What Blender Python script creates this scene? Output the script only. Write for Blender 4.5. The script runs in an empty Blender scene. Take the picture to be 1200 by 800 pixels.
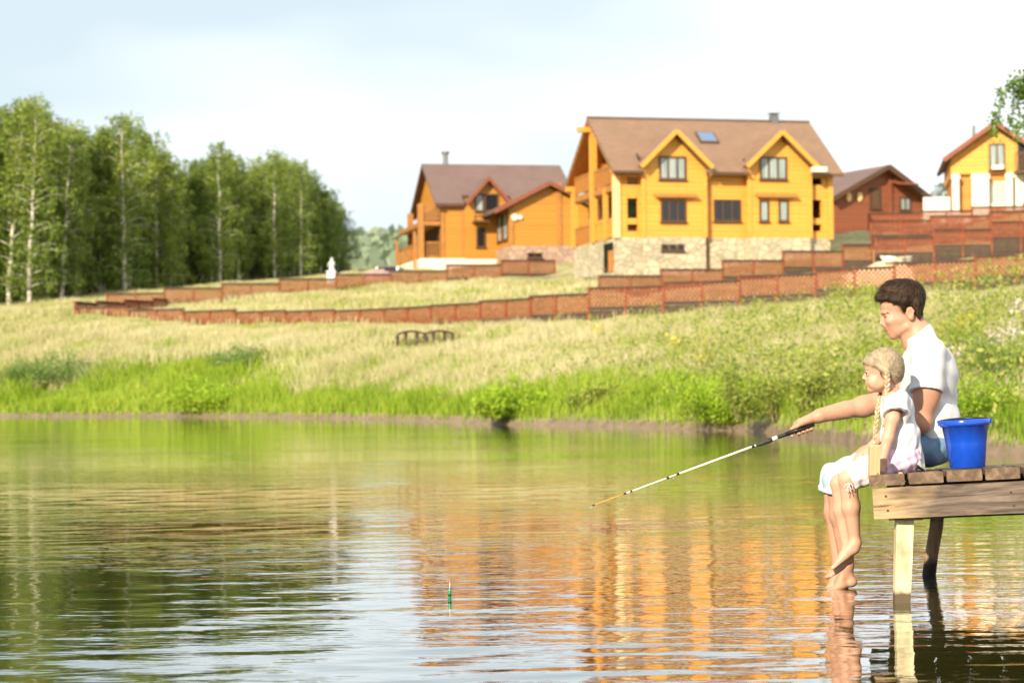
import bpy, math, random
import numpy as np
from mathutils import Vector, Matrix

random.seed(7)
RNG = np.random.default_rng(11)
SC = bpy.context.scene
COL = SC.collection
R = math.radians
PI = math.pi

# ------------------------------------------------------------------ camera geometry
F = 2500.0            # focal length in photo pixels (1200 px wide)
H = 1.01              # eye height over the water
ROLL = R(-0.64)
HOR = 450.0           # row of the horizon at the middle of the photograph
CR, SR = math.cos(ROLL), math.sin(ROLL)


def P(px, py, Y):
    """World point at distance Y that the camera sees at photo pixel (px, py)."""
    cx, cy = px - 600.0, HOR - py
    X = cx * CR - cy * SR
    Z = cx * SR + cy * CR
    return Vector((X * Y / F, Y, H + Z * Y / F))


def water_Y(px, py):
    cx, cy = px - 600.0, HOR - py
    Z = cx * SR + cy * CR
    return -H * F / Z


def col(o):
    COL.objects.link(o)
    return o


def tag(o, label=None, cat=None, group=None, kind=None):
    if label: o['label'] = label
    if cat: o['category'] = cat
    if group: o['group'] = group
    if kind: o['kind'] = kind
    return o


def empty(name, loc=(0, 0, 0), rz=0.0, label=None, cat=None, group=None):
    o = col(bpy.data.objects.new(name, None))
    o.empty_display_size = 0.3
    o.location = loc
    o.rotation_euler = (0, 0, rz)
    return tag(o, label, cat, group)


def copy_tree(o, parent=None):
    c = o.copy()
    COL.objects.link(c)
    c.parent = parent
    for ch in list(o.children):
        copy_tree(ch, c)
    return c


def np_mesh(name, verts, faces_list, smooth=False):
    """verts (n,3) array; faces_list: list of int arrays (m,k) with constant k each."""
    me = bpy.data.meshes.new(name)
    verts = np.asarray(verts, dtype=np.float32)
    fl = [np.asarray(f, dtype=np.int32) for f in faces_list if len(f)]
    nl = sum(f.size for f in fl)
    nf = sum(len(f) for f in fl)
    me.vertices.add(len(verts))
    me.vertices.foreach_set('co', verts.ravel())
    me.loops.add(nl)
    me.loops.foreach_set('vertex_index', np.concatenate([f.ravel() for f in fl]))
    me.polygons.add(nf)
    tot = np.concatenate([np.full(len(f), f.shape[1], np.int32) for f in fl])
    st = np.concatenate([[0], np.cumsum(tot)[:-1]]).astype(np.int32)
    me.polygons.foreach_set('loop_start', st)
    me.polygons.foreach_set('loop_total', tot)
    if smooth:
        me.polygons.foreach_set('use_smooth', np.ones(nf, dtype=bool))
    me.update(calc_edges=True)
    return me


def obj(name, me, mat, parent=None):
    o = bpy.data.objects.new(name, me)
    if mat is not None and not len(me.materials):
        me.materials.append(mat)
    col(o)
    o.parent = parent
    return o


class MB:
    """Collects shapes into one mesh."""
    def __init__(s):
        s.v = []; s.f = []

    def add(s, vs, fs):
        b = len(s.v)
        s.v += [tuple(v) for v in vs]
        s.f += [tuple(b + i for i in f) for f in fs]

    def box(s, a, b, M=None):
        x0, y0, z0 = a; x1, y1, z1 = b
        vs = [Vector(c) for c in ((x0,y0,z0),(x1,y0,z0),(x1,y1,z0),(x0,y1,z0),(x0,y0,z1),(x1,y0,z1),(x1,y1,z1),(x0,y1,z1))]
        if M is not None: vs = [M @ v for v in vs]
        s.add(vs, [(0,3,2,1),(4,5,6,7),(0,1,5,4),(1,2,6,5),(2,3,7,6),(3,0,4,7)])

    def bar(s, p, q, w, h, up=(0, 0, 1)):
        """square bar from p to q, w across, h along up"""
        p, q = Vector(p), Vector(q)
        d = (q - p).normalized()
        u = Vector(up)
        x = d.cross(u)
        if x.length < 1e-5: x = Vector((1, 0, 0))
        x.normalize()
        u = x.cross(d).normalized()
        c = []
        for e in (p, q):
            for sx, sz in ((-1,-1),(1,-1),(1,1),(-1,1)):
                c.append(e + x * (sx * w / 2) + u * (sz * h / 2))
        s.add(c, [(0,1,2,3),(7,6,5,4),(0,4,5,1),(1,5,6,2),(2,6,7,3),(3,7,4,0)])

    def tube(s, pts, rad, n=8, cap=True):
        pts = [Vector(p) for p in pts]
        if not hasattr(rad, '__len__'): rad = [rad] * len(pts)
        b = len(s.v)
        ref = Vector((0, 0, 1))
        d0 = (pts[-1] - pts[0]).normalized()
        if abs(d0.z) > 0.9: ref = Vector((1, 0, 0))
        for i, p in enumerate(pts):
            d = (pts[min(i + 1, len(pts) - 1)] - pts[max(i - 1, 0)]).normalized()
            x = d.cross(ref).normalized(); y = d.cross(x)
            for k in range(n):
                a = 2 * PI * k / n
                s.v.append(tuple(p + (x * math.cos(a) + y * math.sin(a)) * rad[i]))
        for i in range(len(pts) - 1):
            for k in range(n):
                a = b + i * n + k; c = b + i * n + (k + 1) % n
                s.f.append((a, c, c + n, a + n))
        if cap:
            s.f.append(tuple(b + k for k in range(n - 1, -1, -1)))
            e = b + (len(pts) - 1) * n
            s.f.append(tuple(e + k for k in range(n)))

    def lathe(s, prof, n=32, c=(0, 0, 0)):
        b = len(s.v)
        for r, z in prof:
            for k in range(n):
                a = 2 * PI * k / n
                s.v.append((c[0] + r * math.cos(a), c[1] + r * math.sin(a), c[2] + z))
        for i in range(len(prof) - 1):
            for k in range(n):
                a = b + i * n + k; d = b + i * n + (k + 1) % n
                s.f.append((a, d, d + n, a + n))

    def ball(s, c, r, n=10, sc=(1, 1, 1)):
        b = len(s.v); c = Vector(c)
        for i in range(1, n):
            t = PI * i / n
            for k in range(2 * n):
                a = PI * k / n
                s.v.append((c.x + r*sc[0]*math.sin(t)*math.cos(a), c.y + r*sc[1]*math.sin(t)*math.sin(a), c.z + r*sc[2]*math.cos(t)))
        m = 2 * n
        for i in range(n - 2):
            for k in range(m):
                a = b + i*m + k; d = b + i*m + (k+1) % m
                s.f.append((a, a + m, d + m, d))
        t0 = len(s.v); s.v.append((c.x, c.y, c.z + r*sc[2])); s.v.append((c.x, c.y, c.z - r*sc[2]))
        for k in range(m):
            s.f.append((t0, b + k, b + (k+1) % m))
            e = b + (n-2)*m
            s.f.append((t0 + 1, e + (k+1) % m, e + k))

    def slab(s, quad, t):
        """four points (a roof plane, anticlockwise from above), thickness t downwards"""
        q = [Vector(v) for v in quad]
        n = (q[1] - q[0]).cross(q[2] - q[0]).normalized()
        if n.z < 0: n = -n
        lo = [v - n * t for v in q]
        s.add(q + lo, [(0,1,2,3),(7,6,5,4),(0,4,5,1),(1,5,6,2),(2,6,7,3),(3,7,4,0)])

    def prism(s, poly, axis, a, b):
        """polygon in the plane across axis ('x': (y,z), 'y': (x,z)), from a to b"""
        n = len(poly)
        if axis == 'x': A = [(a, p[0], p[1]) for p in poly]; B = [(b, p[0], p[1]) for p in poly]
        elif axis == 'y': A = [(p[0], a, p[1]) for p in poly]; B = [(p[0], b, p[1]) for p in poly]
        else: A = [(p[0], p[1], a) for p in poly]; B = [(p[0], p[1], b) for p in poly]
        s.add(A + B, [tuple(range(n)), tuple(range(2*n-1, n-1, -1))] + [(i, i + n, (i+1) % n + n, (i+1) % n) for i in range(n)])

    def holed(s, x0, x1, z0, z1, y0, y1, holes):
        """wall in the xz plane between y0 (front) and y1 with rectangular holes (hx0,hx1,hz0,hz1)"""
        xs = sorted({x0, x1} | {h[0] for h in holes} | {h[1] for h in holes})
        zs = sorted({z0, z1} | {h[2] for h in holes} | {h[3] for h in holes})
        inh = lambda x, z: any(h[0] < x < h[1] and h[2] < z < h[3] for h in holes)
        for i in range(len(xs) - 1):
            for j in range(len(zs) - 1):
                if not inh((xs[i] + xs[i+1]) / 2, (zs[j] + zs[j+1]) / 2):
                    for y, o in ((y0, 1), (y1, 0)):
                        q = [(xs[i], y, zs[j]), (xs[i+1], y, zs[j]), (xs[i+1], y, zs[j+1]), (xs[i], y, zs[j+1])]
                        s.add(q if o else q[::-1], [(0, 1, 2, 3)])
        for a0, a1, b0, b1 in holes + [(x0, x1, z0, z1)]:
            for (p, q) in (((a0,b0),(a1,b0)),((a1,b0),(a1,b1)),((a1,b1),(a0,b1)),((a0,b1),(a0,b0))):
                s.add([(p[0],y0,p[1]),(q[0],y0,q[1]),(q[0],y1,q[1]),(p[0],y1,p[1])], [(0,1,2,3)])

    def mesh(s, name, smooth=False):
        me = bpy.data.meshes.new(name)
        me.from_pydata(s.v, [], s.f)
        me.update()
        if smooth:
            me.polygons.foreach_set('use_smooth', np.ones(len(me.polygons), dtype=bool))
        return me

    def build(s, name, mat, parent=None, smooth=False):
        return obj(name, s.mesh(name, smooth), mat, parent)


# ------------------------------------------------------------------ materials
class NT:
    def __init__(s, name):
        s.m = bpy.data.materials.new(name); s.m.use_nodes = True
        s.t = s.m.node_tree
        s.b = s.t.nodes['Principled BSDF']
        s.out = s.t.nodes['Material Output']

    def n(s, typ, **kw):
        nd = s.t.nodes.new(typ)
        for k, v in kw.items():
            if k.startswith('i_'):
                key = k[2:].replace('_', ' ')
                nd.inputs[key].default_value = v
            else:
                setattr(nd, k, v)
        return nd

    def l(s, a, b):
        s.t.links.new(a, b)

    def coord(s, kind='Object', scale=(1, 1, 1), rot=(0, 0, 0)):
        tc = s.n('ShaderNodeTexCoord')
        mp = s.n('ShaderNodeMapping')
        mp.inputs['Scale'].default_value = scale
        mp.inputs['Rotation'].default_value = rot
        s.l(tc.outputs[kind], mp.inputs['Vector'])
        return mp.outputs['Vector']

    def pos(s, scale=(1, 1, 1)):
        g = s.n('ShaderNodeNewGeometry')
        mp = s.n('ShaderNodeMapping')
        mp.inputs['Scale'].default_value = scale
        s.l(g.outputs['Position'], mp.inputs['Vector'])
        return mp.outputs['Vector']

    def noise(s, vec, scale, detail=4, rough=0.55, dist=0.0):
        nd = s.n('ShaderNodeTexNoise')
        nd.inputs['Scale'].default_value = scale
        nd.inputs['Detail'].default_value = detail
        nd.inputs['Roughness'].default_value = rough
        nd.inputs['Distortion'].default_value = dist
        s.l(vec, nd.inputs['Vector'])
        return nd.outputs['Fac']

    def ramp(s, fac, stops, interp='LINEAR'):
        nd = s.n('ShaderNodeValToRGB')
        nd.color_ramp.interpolation = interp
        e = nd.color_ramp.elements
        while len(e) < len(stops): e.new(0.5)
        for i, (p, c) in enumerate(stops):
            e[i].position = p
            e[i].color = (c[0], c[1], c[2], 1) if hasattr(c, '__len__') else (c, c, c, 1)
        s.l(fac, nd.inputs['Fac'])
        return nd.outputs['Color']

    def mix(s, fac, a, b, blend='MIX'):
        nd = s.n('ShaderNodeMix', data_type='RGBA', blend_type=blend)
        for key, v in (('Factor', fac), ('A', a), ('B', b)):
            sock = [i for i in nd.inputs if i.name == key and (i.type == 'VALUE' if key == 'Factor' else i.type == 'RGBA')][0]
            if hasattr(v, 'is_linked') or hasattr(v, 'node'): s.l(v, sock)
            elif key == 'Factor': sock.default_value = v
            else: sock.default_value = (v[0], v[1], v[2], 1)
        return [o for o in nd.outputs if o.type == 'RGBA'][0]

    def math(s, op, a, b=None, clamp=False):
        nd = s.n('ShaderNodeMath', operation=op, use_clamp=clamp)
        for i, v in enumerate((a, b)):
            if v is None: continue
            if hasattr(v, 'node'): s.l(v, nd.inputs[i])
            else: nd.inputs[i].default_value = v
        return nd.outputs[0]

    def bump(s, h, strength=0.5, dist=0.02):
        nd = s.n('ShaderNodeBump')
        nd.inputs['Strength'].default_value = strength
        nd.inputs['Distance'].default_value = dist
        s.l(h, nd.inputs['Height'])
        s.l(nd.outputs['Normal'], s.b.inputs['Normal'])

    def base(s, c):
        if hasattr(c, 'node'): s.l(c, s.b.inputs['Base Color'])
        else: s.b.inputs['Base Color'].default_value = (c[0], c[1], c[2], 1)

    def set(s, **kw):
        for k, v in kw.items():
            s.b.inputs[k.replace('_', ' ')].default_value = v
        return s


def hx(h):
    """sRGB 0-255 triple to linear"""
    return tuple(((c / 255) / 12.92 if c / 255 <= 0.04045 else ((c / 255 + 0.055) / 1.055) ** 2.4) for c in h)


def mat_plain(name, c, rough=0.6, var=0.25, scale=6.0, bump=0.0, kind='Object', spec=0.4, metal=0.0, stretch=(1, 1, 1)):
    t = NT(name)
    v = t.coord(kind, stretch)
    f = t.noise(v, scale, 5)
    c0 = tuple(x * (1 - var) for x in c); c1 = tuple(min(1, x * (1 + var)) for x in c)
    t.base(t.ramp(f, [(0.3, c0), (0.7, c1)]))
    t.set(Roughness=rough, Metallic=metal)
    t.b.inputs['Specular IOR Level'].default_value = spec
    if bump: t.bump(f, 0.6, bump)
    return t.m


def mat_logs(name, c, pitch=0.22, var=0.16):
    """horizontal round-log / lap siding in the object's own z"""
    t = NT(name)
    v = t.coord('Object')
    sep = t.n('ShaderNodeSeparateXYZ'); t.l(v, sep.inputs[0])
    ph = t.math('MULTIPLY', sep.outputs['Z'], 2 * PI / pitch)
    w = t.math('ABSOLUTE', t.math('SINE', t.math('MULTIPLY', ph, 0.5)))
    rowid = t.math('FLOOR', t.math('DIVIDE', sep.outputs['Z'], pitch))
    wn = t.n('ShaderNodeTexWhiteNoise', noise_dimensions='1D'); t.l(rowid, wn.inputs['W'])
    g = t.noise(t.coord('Object', (0.8, 0.8, 9)), 2.5, 5)
    f = t.math('ADD', t.math('MULTIPLY', g, 0.7), t.math('MULTIPLY', wn.outputs['Value'], 0.3))
    base = t.ramp(f, [(0.25, tuple(x * (1 - var) for x in c)), (0.75, tuple(x * (1 + var) for x in c))])
    t.base(base)
    t.set(Roughness=0.5)
    t.bump(w, 0.45, 0.03)
    return t.m


def mat_stone(name, c):
    t = NT(name)
    v = t.coord('Object', (1, 1, 1.4))
    vo = t.n('ShaderNodeTexVoronoi', feature='F1'); vo.inputs['Scale'].default_value = 2.1
    t.l(v, vo.inputs['Vector'])
    ve = t.n('ShaderNodeTexVoronoi', feature='DISTANCE_TO_EDGE'); ve.inputs['Scale'].default_value = 2.1
    t.l(v, ve.inputs['Vector'])
    sep = t.n('ShaderNodeSeparateColor'); t.l(vo.outputs['Color'], sep.inputs[0])
    stone = t.ramp(sep.outputs[0], [(0, tuple(x * 0.72 for x in c)), (0.5, c), (1, (c[0]*1.25, c[1]*1.22, c[2]*1.2))])
    e = t.ramp(ve.outputs['Distance'], [(0.02, 0.0), (0.07, 1.0)])
    fine = t.noise(v, 9, 6)
    cc = t.mix(0.25, stone, t.ramp(fine, [(0.3, tuple(x * 0.6 for x in c)), (0.7, tuple(min(1, x * 1.3) for x in c))]))
    t.base(t.mix(e, (c[0]*0.62, c[1]*0.6, c[2]*0.56), cc))
    t.set(Roughness=0.85)
    t.bump(e, 0.5, 0.04)
    return t.m


def mat_roof(name, c):
    t = NT(name)
    v = t.coord('Object')
    br = t.n('ShaderNodeTexBrick')
    br.inputs['Scale'].default_value = 1.0
    br.inputs['Brick Width'].default_value = 0.33; br.inputs['Row Height'].default_value = 0.22
    br.inputs['Mortar Size'].default_value = 0.014
    br.inputs['Color1'].default_value = (*[x * 0.86 for x in c], 1)
    br.inputs['Color2'].default_value = (*[x * 1.14 for x in c], 1)
    br.inputs['Mortar'].default_value = (*[x * 0.6 for x in c], 1)
    # run the courses along x and up the slope (y + z)
    sep = t.n('ShaderNodeSeparateXYZ'); t.l(v, sep.inputs[0])
    cmb = t.n('ShaderNodeCombineXYZ')
    t.l(sep.outputs['X'], cmb.inputs['X'])
    t.l(t.math('MULTIPLY', sep.outputs['Z'], 1.7), cmb.inputs['Y'])
    t.l(cmb.outputs[0], br.inputs['Vector'])
    f = t.noise(v, 0.7, 5)
    t.base(t.mix(0.5, br.outputs['Color'], t.ramp(f, [(0.3, tuple(x * 0.85 for x in c)), (0.7, tuple(x * 1.15 for x in c))])))
    t.set(Roughness=0.75)
    return t.m


def mat_leaf(name, c0, c1, c2, trans=0.35, rough=0.55, nscale=0.35, spec=0.25):
    """leaves and blades: the colour differs from leaf to leaf and from patch to patch"""
    t = NT(name)
    g = t.n('ShaderNodeNewGeometry')
    n = t.noise(t.pos(), nscale, 3)
    f = t.math('ADD', t.math('MULTIPLY', g.outputs['Random Per Island'], 0.55), t.math('MULTIPLY', n, 0.75))
    f = t.math('SUBTRACT', f, 0.14)
    c = t.ramp(f, [(0.15, c0), (0.5, c1), (0.85, c2)])
    t.base(c)
    t.set(Roughness=rough)
    t.b.inputs['Specular IOR Level'].default_value = spec
    tr = t.n('ShaderNodeBsdfTranslucent')
    t.l(c, tr.inputs['Color'])
    mx = t.n('ShaderNodeMixShader'); mx.inputs[0].default_value = trans
    t.l(t.b.outputs[0], mx.inputs[1]); t.l(tr.outputs[0], mx.inputs[2])
    t.l(mx.outputs[0], t.out.inputs['Surface'])
    return t.m


def mat_wood(name, c_dark, c_mid, c_light, grain=(1.2, 14, 14), scale=2.0, rough=0.75, bump=0.004):
    t = NT(name)
    v = t.coord('Object', grain)
    f = t.noise(v, scale, 7, 0.62, 0.6)
    big = t.noise(t.coord('Object', (1, 1, 1)), 3.0, 3)
    ff = t.math('ADD', t.math('MULTIPLY', f, 0.7), t.math('MULTIPLY', big, 0.3))
    t.base(t.ramp(ff, [(0.32, c_dark), (0.5, c_mid), (0.68, c_light)]))
    t.set(Roughness=rough)
    t.b.inputs['Specular IOR Level'].default_value = 0.25
    t.bump(f, 0.7, bump)
    return t.m
# ------------------------------------------------------------------ camera, light, sky
cam_d = bpy.data.cameras.new('camera')
cam = col(bpy.data.objects.new('camera', cam_d))
cam_d.sensor_width = 36.0
cam_d.lens = 36.0 * F / 1200.0
cam_d.shift_y = (HOR - 400.0) / 1200.0
cam_d.clip_start = 0.1
cam_d.clip_end = 6000.0
cam.matrix_world = Matrix(((CR, -SR, 0, 0), (0, 0, -1, 0), (SR, CR, 0, H), (0, 0, 0, 1)))
cam_d.dof.use_dof = True
cam_d.dof.focus_distance = 10.1
cam_d.dof.aperture_fstop = 4.2
SC.camera = cam

SUN_EL, SUN_AZ = R(26), R(30)      # azimuth: to the left of straight behind the camera
to_sun = Vector((-math.sin(SUN_AZ) * math.cos(SUN_EL), -math.cos(SUN_AZ) * math.cos(SUN_EL), math.sin(SUN_EL)))
sun_d = bpy.data.lights.new('sun', 'SUN')
sun = col(bpy.data.objects.new('sun', sun_d))
sun_d.energy = 4.7
sun_d.angle = R(0.5)
sun_d.color = (1.0, 0.86, 0.66)
sun.rotation_euler = (-to_sun).to_track_quat('-Z', 'Y').to_euler()
sun.location = to_sun * 50

W = bpy.data.worlds.new('World'); SC.world = W; W.use_nodes = True
wt = W.node_tree
bg = wt.nodes['Background']
sky = wt.nodes.new('ShaderNodeTexSky'); sky.sky_type = 'NISHITA'; sky.sun_disc = False
sky.sun_elevation = SUN_EL
sky.sun_rotation = math.atan2(to_sun.x, to_sun.y)
sky.air_density = 1.0; sky.dust_density = 2.0; sky.ozone_density = 1.0
# high thin cloud, whiter to the right and near the horizon
tc = wt.nodes.new('ShaderNodeTexCoord')
mp = wt.nodes.new('ShaderNodeMapping'); mp.inputs['Scale'].default_value = (1.6, 1.6, 5.0)
mp.inputs['Location'].default_value = (0.35, 0.1, 0.2)
wt.links.new(tc.outputs['Generated'], mp.inputs['Vector'])
ns = wt.nodes.new('ShaderNodeTexNoise'); ns.inputs['Scale'].default_value = 1.7; ns.inputs['Detail'].default_value = 3; ns.inputs['Roughness'].default_value = 0.5
wt.links.new(mp.outputs[0], ns.inputs['Vector'])
sx = wt.nodes.new('ShaderNodeSeparateXYZ'); wt.links.new(tc.outputs['Generated'], sx.inputs[0])
ad = wt.nodes.new('ShaderNodeMath'); ad.operation = 'MULTIPLY_ADD'
wt.links.new(sx.outputs['X'], ad.inputs[0]); ad.inputs[1].default_value = 0.9
wt.links.new(ns.outputs['Fac'], ad.inputs[2])
rp = wt.nodes.new('ShaderNodeValToRGB')
rp.color_ramp.elements[0].position = 0.34; rp.color_ramp.elements[0].color = (0.0, 0.0, 0.0, 1)
rp.color_ramp.elements[1].position = 0.74; rp.color_ramp.elements[1].color = (0.96, 0.96, 0.96, 1)
wt.links.new(ad.outputs[0], rp.inputs['Fac'])
mx = wt.nodes.new('ShaderNodeMix'); mx.data_type = 'RGBA'
CLOUD = 8.6
[i for i in mx.inputs if i.name == 'B' and i.type == 'RGBA'][0].default_value = (CLOUD * 0.985, CLOUD, CLOUD * 1.01, 1)
wt.links.new(rp.outputs[0], [i for i in mx.inputs if i.name == 'Factor' and i.type == 'VALUE'][0])
mv = wt.nodes.new('ShaderNodeMix'); mv.data_type = 'RGBA'          # pale veil of high haze over the blue
[i for i in mv.inputs if i.name == 'Factor' and i.type == 'VALUE'][0].default_value = 0.8
[i for i in mv.inputs if i.name == 'B' and i.type == 'RGBA'][0].default_value = (4.6, 5.3, 5.65, 1)
wt.links.new(sky.outputs[0], [i for i in mv.inputs if i.name == 'A' and i.type == 'RGBA'][0])
wt.links.new([o for o in mv.outputs if o.type == 'RGBA'][0], [i for i in mx.inputs if i.name == 'A' and i.type == 'RGBA'][0])
wt.links.new([o for o in mx.outputs if o.type == 'RGBA'][0], bg.inputs['Color'])
bg.inputs['Strength'].default_value = 0.1

SC.view_settings.view_transform = 'Standard'
SC.view_settings.look = 'None'
SC.view_settings.gamma = 1.0
SC.view_settings.use_curve_mapping = False
SC.view_settings.exposure = 0.8
SC.cycles.use_denoising = True
SC.cycles.max_bounces = 6
SC.cycles.transparent_max_bounces = 8
SC.cycles.caustics_reflective = False
SC.cycles.caustics_refractive = False
SC.cycles.sample_clamp_indirect = 6.0

# ------------------------------------------------------------------ shoreline and terrain
SHORE_PX = [(0, 488), (200, 488), (400, 490), (540, 495), (600, 498), (760, 501), (900, 506), (950, 513), (1000, 518), (1100, 526), (1200, 535)]
_s = []
for px, py in SHORE_PX:
    Yw = water_Y(px, py)
    _s.append((P(px, py, Yw).x, Yw))
_s = [(-200, _s[0][1] + 6), (-60, _s[0][1] + 3), (-30, _s[0][1] + 1)] + _s + [(8.4, 26.0), (10.2, 21.0), (12.0, 14.0), (14.0, 5.0), (17.0, -8.0), (40, -30), (220, -60)]
SHX = np.array([a for a, b in _s]); SHY = np.array([b for a, b in _s])


def shore(X):
    X = np.asarray(X, dtype=float)
    return np.interp(X, SHX, SHY) + 0.25 * np.sin(X * 1.3) + 0.15 * np.sin(X * 3.1 + 1)


FENCE_H = 1.42
# tops of the fences in the photograph: (px, py, distance)
FRONT_TOP = [(88, 357, 101), (140, 362, 100), (220, 364, 98.5), (300, 365, 96.5), (440, 363, 92), (530, 357, 88.5), (600, 351, 86), (650, 346, 84), (700, 339, 83), (760, 334.5, 82.5), (812, 331, 82), (860, 327, 81.5), (925, 321, 80.5), (975, 317.5, 80), (1005, 314, 79.5), (1092, 307, 78.5), (1162, 301, 77.5), (1240, 295, 76.5)]
RETURN_TOP = [(88, 355, 101.4), (120, 354.5, 105), (195, 351, 111)]
BACK_TOP = [(125, 347, 114), (191, 341, 114), (240, 336.5, 114.5), (287, 333, 115), (336, 329, 115.5), (381, 325, 116), (427, 321.5, 116.5), (475, 319, 117), (521, 315, 117.5), (566, 309, 118), (612, 306, 118.5), (650, 302, 119)]
HOUSE_TOP = [(702, 327, 99), (757, 321.5, 99.5), (810, 316, 100), (865, 308, 100.5), (919, 300, 101), (971, 291.5, 101.5), (1022, 287, 102)]
STEP_TOP = [(1026, 282, 103), (1074, 277, 103), (1123, 270, 103), (1173, 263, 103), (1230, 256, 103)]
MID_TOP = [(1020, 261, 112), (1085, 257, 112), (1140, 252, 112), (1230, 245, 112)]
TOP_TOP = [(1018, 251, 120), (1100, 248, 120), (1160, 243, 120), (1230, 238, 120)]

ctrl = []
for lst, dep in ((FRONT_TOP[::2], None), (BACK_TOP[::2], 1.15), (RETURN_TOP[1:], 1.0), (HOUSE_TOP[:5:2], 1.2), (STEP_TOP[::2], 1.75), (MID_TOP[::2], 1.75), (TOP_TOP[::2], 1.2)):
    for px, py, Y in lst:
        dp = dep if dep else float(np.interp(px, [88, 400, 560, 700, 1000, 1240], [0.8, 0.85, 1.2, 1.5, 1.5, 1.35]))
        v = P(px, py, Y); ctrl.append((v.x, v.y, v.z - dp))
for px, py, Y in ((-250, 385, 108), (-100, 380, 112), (-40, 378, 108), (30, 377, 110), (20, 366, 128), (-100, 372, 124), (200, 347, 140), (390, 327, 165), (-300, 350, 160), (440, 322, 190),
                  (724, 334, 106), (850, 322, 112), (973, 300, 109), (520, 322, 128), (640, 312, 130), (1040, 284, 130), (1150, 246, 124), (1350, 225, 124), (1500, 280, 90),
                  (0, 430, 90), (-200, 432, 92), (300, 425, 84), (560, 425, 75), (760, 420, 70), (930, 410, 64), (1060, 400, 58), (1180, 392, 52), (1400, 400, 48)):
    v = P(px, py, Y); ctrl.append((v.x, v.y, v.z))
for X in np.linspace(-60, 20, 24):
    ctrl.append((X, float(np.interp(X, SHX, SHY)), 0.1))
C3 = np.array(ctrl)
_sc = 30.0


def _phi(r2):
    return 0.5 * r2 * np.log(r2 + 1e-9)


_n = len(C3)
_xy = C3[:, :2] / _sc
_K = _phi(((_xy[:, None] - _xy[None]) ** 2).sum(-1)) + np.eye(_n) * 2e-3
_Pm = np.c_[np.ones(_n), _xy]
_A = np.block([[_K, _Pm], [_Pm.T, np.zeros((3, 3))]])
_w = np.linalg.solve(_A, np.r_[C3[:, 2], 0, 0, 0])


def sstep(x, a, b):
    t = np.clip((x - a) / (b - a), 0, 1)
    return t * t * (3 - 2 * t)


def ground_z(X, Y):
    X = np.atleast_1d(np.asarray(X, float)); Y = np.atleast_1d(np.asarray(Y, float))
    Xc = np.clip(X, -55, 45); Yc = np.clip(Y, -5, 185)
    z = np.empty(len(X))
    for i in range(0, len(X), 20000):
        q = np.c_[Xc[i:i+20000], Yc[i:i+20000]] / _sc
        z[i:i+20000] = _phi(((q[:, None] - _xy[None]) ** 2).sum(-1)) @ _w[:_n] + _w[_n] + q @ _w[_n+1:]
    d = Y - shore(X)
    lip = 0.17 * sstep(d, 0.0, 0.6) + 0.15 * sstep(d, 0.6, 3.0)
    zz = np.clip(z, 0, 40) * sstep(d, 0.5, 7.0) + lip
    zz = zz + 0.07 * np.sin(X * 0.9 + 0.5 * Y) * sstep(d, 2, 6) + 0.05 * np.sin(X * 2.3 - Y * 1.1) * sstep(d, 2, 6)
    far = sstep(Y, 170, 230)
    hill = 12.5 + 28 * sstep(Y, 230, 640) + 3 * np.sin(X * 0.02 + 1) + 2 * np.sin(X * 0.05)
    zz = zz * (1 - far) + hill * far
    return np.where(d < 0, np.maximum(-1.5, 0.25 * d), zz)


def gz(x, y):
    return float(ground_z([x], [y])[0])


Xs = np.unique(np.r_[np.linspace(-1500, -150, 14), np.linspace(-150, -45, 40), np.linspace(-45, 25, 230), np.linspace(25, 150, 50), np.linspace(150, 1500, 14)])
Ds = np.unique(np.r_[[-60, -30, -15, -8, -4, -2, -1, -0.5, -0.25], np.linspace(0, 3, 16), np.linspace(3, 20, 36), np.linspace(20, 130, 100), np.linspace(130, 700, 40), [900, 1300, 2000, 3500]])
GX, GD = np.meshgrid(Xs, Ds)
GY = shore(GX) + GD
GZ = ground_z(GX.ravel(), GY.ravel()).reshape(GX.shape)
nv, nu = GX.shape
idx = np.arange(nv * nu).reshape(nv, nu)
quads = np.stack([idx[:-1, :-1], idx[:-1, 1:], idx[1:, 1:], idx[1:, :-1]], -1).reshape(-1, 4)

t = NT('ground')
v = t.pos()
sp = t.n('ShaderNodeSeparateXYZ'); t.l(v, sp.inputs[0])
n1 = t.noise(v, 0.35, 5); n2 = t.noise(v, 3.0, 6); n3 = t.noise(v, 14, 4)
earth = t.ramp(n2, [(0.3, (0.13, 0.092, 0.058)), (0.7, (0.23, 0.17, 0.11))])
turf = t.ramp(t.math('ADD', t.math('MULTIPLY', n1, 0.6), t.math('MULTIPLY', n2, 0.4)), [(0.35, (0.10, 0.14, 0.03)), (0.5, (0.26, 0.24, 0.09)), (0.65, (0.42, 0.35, 0.17))])
hgt = t.math('ADD', sp.outputs['Z'], t.math('MULTIPLY', t.math('SUBTRACT', n2, 0.5), 0.16))
t.base(t.mix(t.ramp(hgt, [(0.13, 0.0), (0.21, 1.0)]), earth, turf))
t.set(Roughness=0.95); t.bump(n3, 0.6, 0.05)
terrain = obj('ground', np_mesh('ground', np.c_[GX.ravel(), GY.ravel(), GZ.ravel()], [quads], True), t.m)
tag(terrain, 'grassy bank rising from the muddy shore of the pond to the houses', 'ground', kind='structure')

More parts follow.
